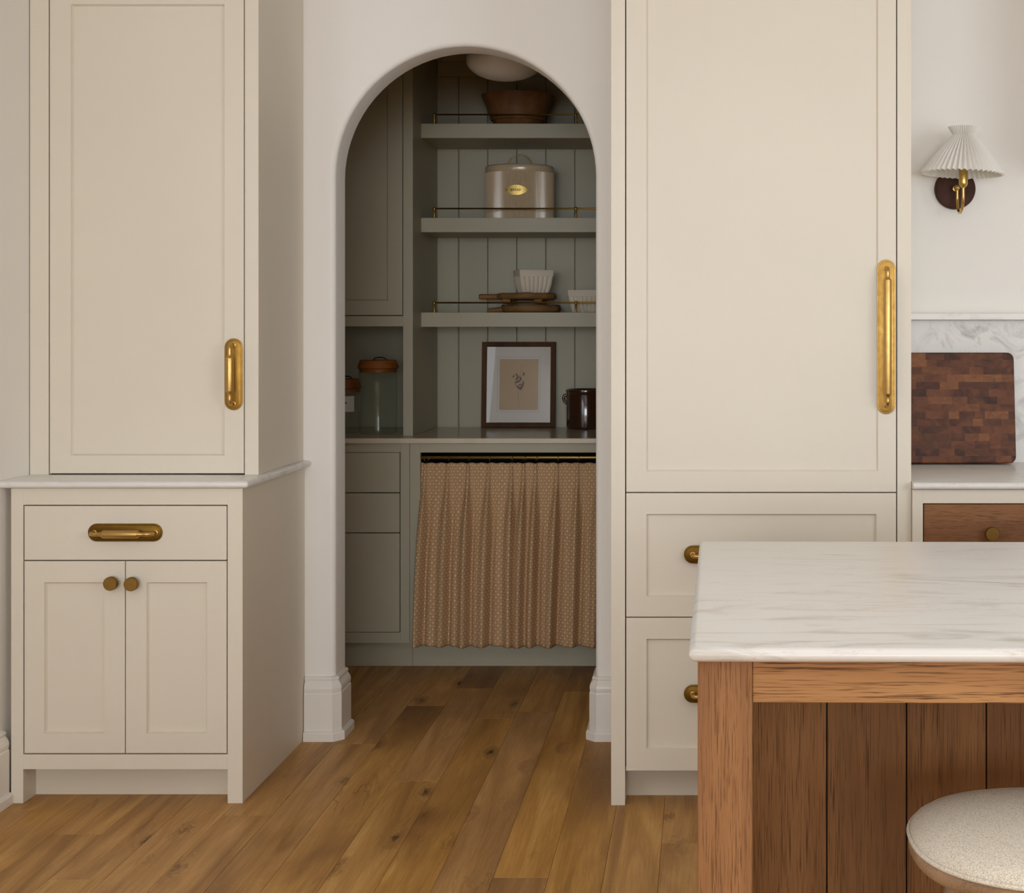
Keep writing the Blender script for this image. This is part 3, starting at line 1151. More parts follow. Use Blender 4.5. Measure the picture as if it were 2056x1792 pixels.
# ------------------------------------------------------------------ cutting board of end-grain blocks
BW, BH, BT = 0.40, 0.355, 0.034
root = thing('cutting_board', 'dark end-grain butcher-block board leaning on the marble splashback', 'cutting board', (0.802, 4.526, 0.9245), (-math.asin(0.108), 0, 0), local=True)


def clip_poly(poly, f):
    out = []
    for i in range(len(poly)):
        a, c_ = poly[i], poly[(i + 1) % len(poly)]
        fa, fc = f(a), f(c_)
        if fa >= 0: out.append(a)
        if fa * fc < 0:
            t = fa / (fa - fc)
            out.append((a[0] + (c_[0] - a[0]) * t, a[1] + (c_[1] - a[1]) * t))
    return out


RC = 0.022
outline = []
for (cx, cz, a0) in ((BW / 2 - RC, RC, -PI / 2), (BW / 2 - RC, BH - RC, 0), (-BW / 2 + RC, BH - RC, PI / 2), (-BW / 2 + RC, RC, PI)):
    for q in range(7):
        a = a0 + PI / 2 * q / 6
        outline.append((cx + RC * math.cos(a), cz + RC * math.sin(a)))


def inset(p, ins):
    # nearest point of the outline shrunk by ins
    x, z = p[0], p[1] - BH / 2
    hx, hz = BW / 2 - RC, BH / 2 - RC
    qx, qz = max(-hx, min(hx, x)), max(-hz, min(hz, z))
    dx, dz = x - qx, z - qz
    L = math.hypot(dx, dz)
    m = RC - ins
    if L > m and L > 0:
        dx, dz = dx * m / L, dz * m / L
    return (qx + dx, qz + dz + BH / 2)


rng = random.Random(21)
NR = 15
rh = BH / NR
for r in range(NR):
    x = -BW / 2 - rng.uniform(0, 0.05)
    while x < BW / 2 - 0.004:
        w = rng.choice((0.045, 0.06, 0.075, 0.033, 0.05))
        xa, xb = x, x + w
        if BW / 2 - xb < 0.014: xb = BW / 2 + 0.01
        x = xb
        za, zb_ = r * rh, (r + 1) * rh
        p = clip_poly(outline, lambda q: q[0] - xa)
        p = clip_poly(p, lambda q: xb - q[0])
        p = clip_poly(p, lambda q: q[1] - za)
        p = clip_poly(p, lambda q: zb_ - q[1])
        if len(p) < 3: continue
        b = NB()
        L = []
        for (yy, ins) in ((0.0, 0.004), (0.0012, 0.0018), (0.0045, 0.0), (BT - 0.004, 0.0), (BT, 0.004)):
            L.append([b.verts.new((*[inset(q, ins)[0]], yy, inset(q, ins)[1])) for q in p])
        n = len(p)
        for i in range(len(L) - 1):
            for j in range(n):
                try: b.faces.new((L[i][j], L[i][(j + 1) % n], L[i + 1][(j + 1) % n], L[i + 1][j]))
                except ValueError: pass
        b.faces.new(L[0]); b.faces.new(list(reversed(L[-1])))
        bmesh.ops.remove_doubles(b, verts=b.verts[:], dist=1e-6)
        bmesh.ops.recalc_face_normals(b, faces=b.faces[:])
        obj('block', b, end_grain, root)

# ------------------------------------------------------------------ wall sconce
sx, sz = 0.824, 1.809
root = thing('wall_sconce', 'brass swan-neck wall lamp with white pleated shade and round walnut backplate', 'wall lamp', (sx, D_KWALL, sz))
b = NB()
R_ = 0.066
prof = [(0, 0), (R_, 0), (R_, 0.018), (R_ - 0.002, 0.022), (R_ - 0.006, 0.0235), (0, 0.0235)]
lathe(b, prof, 56)
bmesh.ops.rotate(b, verts=b.verts[:], cent=(0, 0, 0), matrix=Matrix.Rotation(PI / 2, 3, 'X'))
bmesh.ops.translate(b, verts=b.verts[:], vec=(sx, D_KWALL - 0.0005, sz))
bmesh.ops.recalc_face_normals(b, faces=b.faces[:])
autosmooth(obj('backplate', b, walnut, root, label='round dark walnut backplate'), 30)
yw = D_KWALL - 0.052
ys = D_KWALL - 0.158
b = NB()
tube(b, [(sx, D_KWALL - 0.023, sz), (sx, D_KWALL - 0.028, sz), (sx, D_KWALL - 0.029, sz), (sx, yw + 0.006, sz)], [0.010, 0.010, 0.006, 0.006], 16)
lathe(b, [(0, -0.0095), (0.005, -0.008), (0.0085, -0.004), (0.0095, 0), (0.0085, 0.004), (0.005, 0.008), (0, 0.0095)], 18, (sx, yw, sz))
zlow = 1.735
rr = (yw - ys) / 2
pts = [(sx, yw, sz - 0.006), (sx, yw, zlow + rr * 0.7)]
zl = zlow + rr * 0.7
for i in range(13):
    a = PI * i / 12
    pts.append((sx, (yw + ys) / 2 + rr * math.cos(a), zl - rr * 0.9 * math.sin(a)))
zsock = 1.797
pts.append((sx, ys, zsock + 0.004))
tube(b, pts, 0.0046, 14)
bmesh.ops.recalc_face_normals(b, faces=b.faces[:])
autosmooth(obj('arm', b, brass_bright, root), 50)
b = NB()
lathe(b, [(0, 0), (0.0065, 0), (0.0068, 0.003), (0.0105, 0.006), (0.0138, 0.012), (0.0142, 0.02), (0.0142, 0.075), (0.012, 0.077), (0, 0.077)], 24, (sx, ys, zsock))
autosmooth(obj('socket', b, brass_bright, root), 50)
b = NB()
NP = 46
zr = 1.842
prof = [(0.1285, 0.0), (0.127, 0.003), (0.083, 0.0605), (0.0365, 0.119), (0.0335, 0.1225), (0.0345, 0.126), (0.042, 0.136), (0.049, 0.147)]


def pleat(a, r, z, k):
    amp = {0: 0.0, 1: 0.0}.get(0)
    dpt = 0.0058 if r > 0.06 else 0.0032
    ph = (k % 4)
    saw = (-1, 0.25, 1, 0.35)[ph]
    return 1 + saw * dpt / r


lathe(b, prof, NP * 4, (sx, ys, zr), rfun=pleat)
# serrated lower hem
for v in b.verts:
    rad_ = math.hypot(v.co.x - sx, v.co.y - ys)
    if v.co.z < zr + 0.0015:
        k = (rad_ - 0.1295) / 0.0058
        v.co.z += 0.0022 * k
bmesh.ops.rotate(b, verts=b.verts[:], cent=(sx, ys, zr + 0.05), matrix=Matrix.Rotation(math.radians(2.6), 3, 'Y'))
so = obj('shade', b, shade_fabric, root, label='white pleated fabric shade pinched below its ruffled top')
for p in so.data.polygons: p.use_smooth = False
sm = so.modifiers.new('thickness', 'SOLIDIFY'); sm.thickness = 0.0008
# bulb and carrier out of sight inside the shade
b = NB()
lathe(b, [(0, 0.0), (0.010, 0.0), (0.012, 0.012), (0.022, 0.032), (0.024, 0.045), (0.018, 0.06), (0, 0.068)], 20, (sx, ys, zsock + 0.077))
autosmooth(obj('bulb', b, opal, root), 60)

# ------------------------------------------------------------------ kitchen island
ang = -math.radians(0.75)
IX, IY = -0.0185, 1.917
root = thing('kitchen_island', 'oak island base with square legs, apron rail and vertical board back', 'island', (IX, IY, 0), (0, 0, ang), local=True)
IW, ID = 2.2, 0.97
b = NB(); box(b, 0.012, 0.0866, 0.022, 0.0966, 0, 0.8985, 0.0012)
obj('leg', b, oak, root)
b = NB(); box(b, IW - 0.0866, IW - 0.012, 0.022, 0.0966, 0, 0.8985, 0.0012)
obj('leg', b, oak, root)
b = NB(); box(b, 0.0870, IW - 0.0870, 0.0255, 0.050, 0.8405, 0.8985, 0.001)
obj('apron', b, oak_h, root)
b = NB(); box(b, 0.016, 0.040, 0.0970, 0.408, 0.8405, 0.8985, 0.001)
obj('side_rail', b, oak_h, root)
b = NB(); box(b, IW - 0.040, IW - 0.016, 0.0970, 0.408, 0.8405, 0.8985, 0.001)
obj('side_rail', b, oak_h, root)
b = NB(); box(b, 0.014, IW - 0.014, 0.428, 0.93, 0.09, 0.8985, 0.001); box(b, 0.03, IW - 0.03, 0.45, 0.87, 0.0, 0.09)
obj('carcass', b, oak, root)
b = NB(); box(b, 0.016, IW - 0.016, 0.4205, 0.4275, 0.0, 0.8975)
obj('panel_backing', b, simple('dark_groove_backing', srgb(40, 24, 14), 0.8), root)
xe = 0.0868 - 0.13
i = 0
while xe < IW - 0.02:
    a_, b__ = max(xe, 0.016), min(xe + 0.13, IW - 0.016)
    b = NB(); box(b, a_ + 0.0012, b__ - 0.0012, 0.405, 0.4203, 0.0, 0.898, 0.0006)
    obj('plank', b, oak_shaded, root)
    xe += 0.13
b = NB()
worktop_slab(b, 0.0, IW, 0.0, ID, 0.9, 0.92, True, True, True, 8)
o = obj('island_worktop', b, marble_island, None)
o.location = (IX, IY, 0.0)
o.rotation_euler = (0, 0, ang)
tag(o, 'pale marble slab with tan streaks and rounded nosing on the oak island', 'worktop')
autosmooth(o, 50)

# ------------------------------------------------------------------ bar stool
cx, cy, sh = 0.497, 1.962, 0.622
root = thing('bar_stool', 'counter stool with cream woven seat on a wooden shell, in front of the island', 'stool', (cx, cy, 0))


def seat_ring(a, b_, n, p=2.35):
    out = []
    for k in range(n):
        t = 2 * PI * k / n
        c_, s_ = math.cos(t), math.sin(t)
        out.append((a * math.copysign(abs(c_) ** (2 / p), c_), b_ * math.copysign(abs(s_) ** (2 / p), s_)))
    return out


def saddle(x, y):
    # the seat dips in the middle and lifts slightly at the sides
    return 0.0


N_ = 72
b = NB()
rows = []
for (k, z) in ((0.90, -0.003), (0.97, -0.0005), (0.985, 0.004), (0.985, 0.016), (0.975, 0.0195), (0.90, 0.020)):
    rows.append([b.verts.new((cx + x * k, cy + y * k, sh + z)) for (x, y) in seat_ring(0.212, 0.187, N_)])
for i in range(len(rows) - 1):
    for j in range(N_):
        b.faces.new((rows[i][j], rows[i][(j + 1) % N_], rows[i + 1][(j + 1) % N_], rows[i + 1][j]))
b.faces.new(list(reversed(rows[0]))); b.faces.new(rows[-1])
autosmooth(obj('seat_shell', b, stool_wood, root), 40)
b = NB()
rows = []
for (k, z) in ((0.965, 0.0195), (0.978, 0.024), (0.974, 0.029), (0.955, 0.035), (0.91, 0.041), (0.82, 0.047), (0.65, 0.052), (0.42, 0.055), (0.2, 0.056)):
    rows.append([b.verts.new((cx + x * k, cy + y * k, sh + z)) for (x, y) in seat_ring(0.212, 0.187, N_)])
for i in range(len(rows) - 1):
    for j in range(N_):
        b.faces.new((rows[i][j], rows[i][(j + 1) % N_], rows[i + 1][(j + 1) % N_], rows[i + 1][j]))
b.faces.new(list(reversed(rows[0]))); b.faces.new(rows[-1])
cush = obj('cushion', b, boucle_mat, root, smooth=True, label='cream woven upholstery')
b = NB()
pts = [(cx + x * 0.982, cy + y * 0.982, sh + 0.0235) for (x, y) in seat_ring(0.212, 0.187, N_)]
tube(b, pts + [pts[0], pts[1]], 0.0036, 8)
obj('piping', b, boucle_mat, cush, smooth=True)
for sxx in (-1, 1):
    for syy in (-1, 1):
        b = NB()
        tube(b, [(cx + sxx * 0.115, cy + syy * 0.11, sh - 0.001), (cx + sxx * 0.15, cy + syy * 0.145, 0.30), (cx + sxx * 0.185, cy + syy * 0.18, 0.0)], [0.017, 0.0165, 0.013], 14)
        obj('leg', b, stool_wood, root, smooth=True)
b = NB()
q = [(cx + 0.158 * math.cos(t * 2 * PI / 40), cy + 0.152 * math.sin(t * 2 * PI / 40), 0.22) for t in range(41)]
tube(b, q + [q[1]], 0.008, 10)
obj('footrest', b, brass_dark, root, smooth=True)

# ------------------------------------------------------------------ pantry: drawer unit (left, lower)
d = D_PB
zt = 0.899
px_seam = PX(822.5, d)
root = thing('pantry_drawer_cabinet', 'sage green base unit with three stacked flat drawers in the pantry', 'cabinet', (-1.55, d + 0.3, 0))
ox0, ox1 = PXL + 0.05, PX(804, d)
rowsz = [PZ(p, d) for p in (907.5, 989, 1069.5, 1269.5)]
b = NB()
box(b, PXL + 0.001, PXL + 0.019, d + 0.021, D_PBACK - 0.002, 0.108, zt)
box(b, px_seam - 0.019, px_seam - 0.001, d + 0.021, D_PBACK - 0.002, 0.108, zt)
box(b, PXL + 0.019, px_seam - 0.019, D_PBACK - 0.02, D_PBACK - 0.004, 0, zt)
obj('carcass', b, sage, root)
b = NB()
box(b, PXL + 0.001, ox0, d, d + 0.021, 0.105, zt)
box(b, ox1, px_seam - 0.0006, d, d + 0.021, 0.105, zt, 0.0006)
box(b, ox0, ox1, d, d + 0.021, rowsz[0], zt)
box(b, ox0, ox1, d, d + 0.021, 0.105, rowsz[3])
obj('face_frame', b, sage, root)
b = NB(); box(b, ox0 - 0.003, ox1 + 0.003, d + 0.026, d + 0.03, rowsz[3] - 0.003, rowsz[0] + 0.003)
obj('gap_shade', b, dark_gap, root)
slab('toe_kick', root, sage, PXL + 0.001, px_seam - 0.0006, 0, 0.106, D_PB + 0.056, 0.016, 0)
for i in range(3):
    slab('drawer', root, sage, ox0 + GAP, ox1 - GAP, rowsz[i + 1] + GAP * 0.55, rowsz[i] - GAP * 0.55, d)

# curtained base unit
root = thing('curtain_cabinet', 'sage green open base unit closed by the patterned curtain', 'cabinet', (-0.5, d + 0.3, 0))
cx0, cx1 = px_seam + 0.0006, PXR - 0.001
oo0, oo1 = PX(844, d), 0.2
ztop_o = PZ(908, d)
b = NB()
box(b, cx0, cx0 + 0.018, d + 0.0215, D_PBACK - 0.002, 0.108, zt)
box(b, cx1 - 0.018, cx1, d + 0.0215, D_PBACK - 0.002, 0.108, zt)
box(b, cx0 + 0.018, cx1 - 0.018, D_PBACK - 0.02, D_PBACK - 0.004, 0, zt)
box(b, cx0 + 0.018, cx1 - 0.018, d + 0.03, D_PBACK - 0.02, 0.106, 0.124)
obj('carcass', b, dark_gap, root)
b = NB()
box(b, cx0, oo0, d, d + 0.021, 0.105, zt, 0.0006)
box(b, oo1, cx1, d, d + 0.021, 0.105, zt)
box(b, oo0, oo1, d, d + 0.021, ztop_o, zt)
box(b, oo0, oo1, d + 0.002, d + 0.021, 0.105, 0.145)
obj('face_frame', b, sage, root)
slab('toe_kick', root, sage, cx0, cx1, 0, 0.106, D_PB + 0.056, 0.016, 0)

# worktop of the pantry
b = NB(); box(b, PXL + 0.001, PXR - 0.001, D_PB - 0.02, D_PBACK - 0.0005, 0.9, 0.92, 0.0015)
tag(obj('worktop', b, stone_pantry, None), 'taupe stone pantry worktop with jars, picture and crock on it', 'worktop')

# curtain rod
b = NB()
ZROD = PZ(918, 5.685)
tube(b, [(oo0 - 0.001, 5.685, ZROD), (oo1 + 0.001, 5.685, ZROD)], 0.0058, 14)
tag(obj('curtain_rod', b, brass_rod, None, smooth=True), 'slim brass rod with curtain rings across the top of the curtained opening', 'curtain rod')


def smst(t): 
    t = max(0.0, min(1.0, t))
    return t * t * (3 - 2 * t)


def make_curtain(label, x0t, x1t, x0b, x1b, rings, zt_, zb_, seed):
    root = thing('curtain', label, 'curtain', ((x0t + x1t) / 2, 5.66, zt_), group='patterned pantry curtains')
    NX, NZ = 260, 56
    wt = x1t - x0t
    bm = NB()
    uvl = bm.loops.layers.uv.new('UVMap')
    grid, U = [], []
    rr_ = random.Random(seed)
    mids = []
    rs = [(r - x0t) / wt for r in rings]
    for a_, c_ in zip(rs[:-1], rs[1:]):
        if (c_ - a_) * wt > 0.06: mids.append(((a_ + c_) / 2 + rr_.uniform(-0.01, 0.01), rr_.uniform(0.6, 1.1)))
    amps = [rr_.uniform(0.85, 1.2) for _ in rs]
    drift = [rr_.uniform(-0.010, 0.008) for _ in rs]
    for j in range(NZ + 1):
        t = j / NZ
        xa, xb = x0t + (x0b - x0t) * smst(t * 0.9 + 0.05) , x1t + (x1b - x1t) * t
        row = []
        yb = 5.672 - 0.050 * smst(t * 1.5) - 0.020 * t
        for i in range(NX + 1):
            s = i / NX
            h = 0.0
            skew = 0.0
            for r_, am, dr_ in zip(rs, amps, drift):
                wv_ = 0.0055 + 0.0155 * smst(t * 2.2)
                u = (s - r_) * wt - dr_ * t
                ww = wv_ * (1.15 if u < 0 else 0.75)
                A = am * (0.010 + 0.030 * smst(t * 2.4 + 0.05))
                g_ = math.exp(-(u / ww) ** 2)
                # pinch: the pleat opens in two lips just below the heading
                pin = math.exp(-((t - 0.075) / 0.05) ** 2)
                g_ -= 0.75 * pin * math.exp(-(u / (0.35 * ww)) ** 2)
                h += A * g_
                # valley on the right of each fold
                h -= 0.014 * smst(t * 2.0) * math.exp(-((u - 0.026) / 0.009) ** 2)
            for m_, am in mids:
                u = (s - m_) * wt
                h += 0.011 * am * smst((t - 0.10) * 1.5) * math.exp(-(u / 0.014) ** 2)
            h += 0.0022 * smst(t * 2) * noise.noise(Vector((s * 14 + seed, t * 1.4, 0.3)))
            h += 0.0012 * noise.noise(Vector((s * 40 + seed, t * 5.0, 1.3))) * (0.3 + t)
            x = xa + (xb - xa) * s + 0.002 * smst(t) * noise.noise(Vector((s * 9, t * 2, seed)))
            z = zt_ + (zb_ - zt_) * t
            if t > 0.9: z -= (h - 0.012) * 0.03 * (t - 0.9) / 0.1
            if t < 0.05: z += 0.0015 * math.cos(s * 60) * (1 - t / 0.05)
            row.append(bm.verts.new((x, yb - h, z)))
        grid.append(row)
    jr = int(NZ * 0.8)
    acc, U = 0.0, [0.0]
    for i in range(NX):
        acc += (grid[jr][i + 1].co.xy - grid[jr][i].co.xy).length
        U.append(acc)
    for j in range(NZ):
        for i in range(NX):
            f = bm.faces.new((grid[j][i], grid[j + 1][i], grid[j + 1][i + 1], grid[j][i + 1]))
            for lp, (ii, jj) in zip(f.loops, ((i, j), (i, j + 1), (i + 1, j + 1), (i + 1, j))):
                lp[uvl].uv = (U[ii], (zt_ - zb_) * (1 - jj / NZ))
    cl = obj('cloth', bm, curtain_mat, root, smooth=True)
    md = cl.modifiers.new('thickness', 'SOLIDIFY'); md.thickness = 0.0012
    for k, r in enumerate(rings):
        b = NB()
        n = 22
        yaw = rr_.choice((0.25, 0.4, -0.5, 0.6, 0.9, 0.3))
        if k == 0 and seed == 1: yaw = 1.1
        R0 = 0.0115
        pts = []
        for q in range(n + 2):
            a = 2 * PI * q / n
            lx = R0 * math.cos(a)
            pts.append((r + lx * math.sin(yaw), 5.685 - lx * math.cos(yaw) * 1.0, ZROD - 0.0052 + R0 * math.sin(a) * 1.0))
        tube(b, pts, 0.0013, 8)
        tube(b, [(r, 5.683, ZROD - 0.0165), (r, 5.677, ZROD - 0.024), (r, 5.6735, ZROD - 0.034)], 0.001, 6)
        obj('ring', b, brass, root, smooth=True)
    return root


dc = 5.672
ztc, zbc = PZ(929, dc), 0.103
ringsL = [PX(p, 5.685) for p in (856, 901, 942, 983, 1028)]
ringsR = [PX(p, 5.685) for p in (1053, 1077, 1120, 1161, 1203, 1246)]
make_curtain('left half of the brown floral pantry curtain, hanging beside the drawers', PX(846, dc), PX(1039, dc), PX(831, 5.60), PX(1031, 5.60), ringsL, ztc, zbc, 1)
make_curtain('right half of the brown floral pantry curtain, running behind the arch edge', PX(1038, dc), PX(1268, dc), PX(1026, 5.60), PX(1262, 5.60), ringsR, ztc, zbc, 5)

# ------------------------------------------------------------------ pantry: upper cabinet with open niche
d = D_PU
ux0, ux1 = PXL + 0.001, -1.173
ox0, ox1 = PXL + 0.05, PX(809.5, d)
root = thing('pantry_wall_cabinet', 'sage green upper cupboard with a panelled door above an open jar niche', 'cabinet', ((ux0 + ux1) / 2, d + 0.2, 0.92))
zb, ztop = 0.9205, 2.6
zdoor = PZ(634, d)
zrail = PZ(655, d)
b = NB()
box(b, ux1 - 0.018, ux1, d + 0.021, D_PBACK - 0.0005, zb, ztop, 0.0008)
box(b, ux0, ux0 + 0.018, d + 0.021, D_PBACK - 0.0005, zb, ztop)
box(b, ux0 + 0.018, ux1 - 0.018, D_PBACK - 0.012, D_PBACK - 0.002, zb, ztop)
box(b, ux0 + 0.018, ux1 - 0.018, d + 0.021, D_PBACK - 0.012, zrail + 0.004, zrail + 0.022)
obj('carcass', b, sage, root)
b = NB()
box(b, ux0, ox0, d, d + 0.021, zb, ztop)
box(b, ox1, ux1, d, d + 0.0215, zb, ztop, 0.0003)
box(b, ox0, ox1, d, d + 0.021, zrail, zdoor, 0.0006)
box(b, ox0, ox1, d, d + 0.021, 2.47, ztop)
obj('face_frame', b, sage, root)
b = NB(); box(b, ox0 - 0.003, ox1 + 0.003, d + 0.026, d + 0.03, zdoor - 0.001, 2.473)
obj('gap_shade', b, dark_gap, root)
recessed_door('door', root, sage, ox0 + GAP, ox1 - GAP, zdoor + GAP, 2.47 - GAP, d, ox0 + 0.065, PX(778.5, d), PZ(603, d), 2.40)

# ------------------------------------------------------------------ pantry: three shelves with gallery rails
DS = 5.917


def gallery_shelf(zt_, zb_, zrail_, label):
    root = thing('gallery_shelf', label, 'shelf', (-0.45, DS + 0.2, zb_), group='pantry shelves with brass gallery rails')
    b = NB(); box(b, -1.1725, PXR - 0.001, DS, D_PBACK - 0.0005, zb_, zt_, 0.001)
    obj('shelf_board', b, sage, root)
    yr = DS + 0.032
    b = NB()
    tube(b, [(-1.123, yr, zrail_), (PXR - 0.002, yr, zrail_)], 0.0034, 12)
    obj('rail', b, brass, root, smooth=True)
    for xp in (PX(872, yr), PX(1156.5, yr), PX(1156.5, yr) + 0.593):
        b = NB()
        h = zrail_ - zt_
        lathe(b, [(0, 0), (0.0075, 0), (0.0075, 0.002), (0.0048, 0.0035), (0.0045, h - 0.009), (0.006, h - 0.007), (0.0062, h - 0.004), (0.0068, h), (0.006, h + 0.004), (0.003, h + 0.0065), (0, h + 0.007)], 16, (xp, yr, zt_))
        autosmooth(obj('post', b, brass, root), 50)
    return root


zs = []
for (pt, pb, pr, lb) in ((248, 277, 230, 'highest sage shelf with brass rail, carrying the wooden bowl'),
                         (437, 466, 418.5, 'middle sage shelf with brass rail, carrying the ribbed bread bin'),
                         (627, 656, 607.5, 'lowest sage shelf with brass rail, carrying boards and white dishes')):
    zt_ = PZ(pt, DS)
    zs.append(zt_)
    gallery_shelf(zt_, PZ(pb, DS), PZ(pr, DS + 0.032), lb)

# wooden bowl -------------------------------------------------------------------
z0 = zs[0]
db = 6.085
cxb = PX(1040, db)
rim, basr, hb = 0.157, 0.096, 0.143
b = NB()
prof = [(0, 0.0), (basr - 0.004, 0.0), (basr, 0.003), (basr + (rim - basr) * 0.5 - 0.001, hb * 0.5), (rim - 0.001, hb - 0.004), (rim, hb - 0.001), (rim - 0.003, hb), (rim - 0.008, hb - 0.001), (basr + 0.02, 0.035), (basr - 0.02, 0.016), (0, 0.012)]
lathe(b, prof, 64, (cxb, db, z0))
o = tag(obj('wooden_bowl', b, bowl_wood, None), 'flared brown wooden bowl behind the highest brass rail', 'bowl')
autosmooth(o, 40)

# bread bin ---------------------------------------------------------------------
z0 = zs[1]
dbn = 6.105
cxb = PX(1044, dbn)
HB = 0.236
root = thing('bread_bin', 'ribbed taupe enamel bread bin with brass name plate and wire loop handle', 'bread bin', (cxb, dbn, z0))
NR_ = 150


def rib(a, r, z, k):
    return 1 + (0.0014 if k % 2 == 0 else -0.0010) / r


b = NB()
A0, B0 = 0.1465, 0.115
prof = [(0, 0), (A0 - 0.006, 0), (A0 - 0.003, 0.001), (A0 - 0.001, 0.0045), (A0 - 0.001, HB - 0.03), (A0 - 0.001, HB - 0.024), (A0 - 0.004, HB - 0.02), (0, HB - 0.02)]
lathe(b, prof, NR_ * 2, (cxb, dbn, z0), 1.0, B0 / A0, rfun=lambda a, r, z, k: (1 + 0.0013 * math.cos(k * PI) / r) if 0.004 < z < HB - 0.022 and r > 0.1 else 1.0)
for f in b.faces: f.smooth = False
bod = obj('body', b, enamel, root)
autosmooth(bod, 15)
b = NB()
prof = [(0, HB - 0.032), (A0 + 0.0006, HB - 0.032), (A0 + 0.0022, HB - 0.030), (A0 + 0.0022, HB - 0.012), (A0 + 0.0008, HB - 0.006), (A0 - 0.006, HB - 0.0005), (A0 - 0.012, HB), (0, HB + 0.002)]
lathe(b, prof, 96, (cxb, dbn, z0), 1.0, B0 / A0)
autosmooth(obj('lid', b, enamel, root), 50)
b = NB()
pts = [(cxb - 0.05 * math.cos(PI * i / 20), dbn, z0 + HB + 0.0005 + 0.048 * math.sin(PI * i / 20)) for i in range(21)]
tube(b, pts, 0.0030, 12)
obj('handle', b, brass, root, smooth=True)
b = NB()   # lens-shaped plate bent on the body
NPL = 20
xc_l = PX(1036.5, dbn - B0)
zc_l = PZ(381, dbn - B0)
hw, hh = 0.0485, 0.0205


def body_y(x, out):
    u = max(-0.999, min(0.999, (x - cxb) / (A0 + 0.0012)))
    return dbn - (B0 + 0.0012) * math.sqrt(1 - u * u) - out


top, botm = [], []
for i in range(NPL + 1):
    u = -1 + 2 * i / NPL
    x = xc_l + hw * u
    z = hh * (1 - abs(u) ** 2.0) ** 0.85 + 0.0012
    top.append((x, z)); botm.append((x, -z))
for (out) in (0.0011,):
    A = [b.verts.new((x, body_y(x, out), zc_l + z)) for x, z in top]
    M_ = [b.verts.new((x, body_y(x, out + 0.0003), zc_l)) for x, z in top]
    Z = [b.verts.new((x, body_y(x, out), zc_l + z)) for x, z in botm]
    A2 = [b.verts.new((x, body_y(x, 0), zc_l + z * 1.02)) for x, z in top]
    Z2 = [b.verts.new((x, body_y(x, 0), zc_l + z * 1.02)) for x, z in botm]
for i in range(NPL):
    b.faces.new((A[i], M_[i], M_[i + 1], A[i + 1]))
    b.faces.new((M_[i], Z[i], Z[i + 1], M_[i + 1]))
    b.faces.new((A2[i], A[i], A[i + 1], A2[i + 1]))
    b.faces.new((Z[i], Z2[i], Z2[i + 1], Z[i + 1]))
bmesh.ops.recalc_face_normals(b, faces=b.faces[:])
plate = obj('name_plate', b, brass_label, root, smooth=False, label='lens-shaped brass plate reading BREAD')
b = NB()
for s in (-1, 1):
    xx = xc_l + s * hw * 0.86
    lathe(b, [(0, 0), (0.0022, 0), (0.0018, 0.0012), (0, 0.0016)], 10, (xx, 0, 0))
    for v in b.verts[-31:]:
        pass
bmesh.ops.rotate(b, verts=b.verts[:], cent=(0, 0, 0), matrix=Matrix.Rotation(PI / 2, 3, 'X'))
for v in b.verts:
    v.co.y += body_y(v.co.x, 0.0020)
    v.co.z += zc_l
obj('rivet', b, brass_dark, plate, smooth=True)
# BREAD lettering
cu = bpy.data.curves.new('lettering', 'FONT')
cu.body = 'BREAD'
cu.size = 0.0132
cu.align_x = 'CENTER'
cu.align_y = 'CENTER'
cu.extrude = 0.0003
cu.offset = 0.00022
cu.resolution_u = 3
cu.space_character = 1.12
tmp = bpy.data.objects.new('lettering_tmp', cu)
COL.objects.link(tmp)
bpy.context.view_layer.update()
me = bpy.data.meshes.new_from_object(tmp.evaluated_get(bpy.context.evaluated_depsgraph_get()))
bpy.data.objects.remove(tmp)
me.transform(Matrix.Rotation(PI / 2, 4, 'X'))
for v in me.vertices:
    x = xc_l - 0.002 + v.co.x
    yy = v.co.y
    v.co = (x, body_y(x, 0.0027) + yy, zc_l + v.co.z)
me.materials.clear()
obj('lettering', me, engraved, plate)

# footed paddle boards ------------------------------------------------------------
z0 = zs[2]


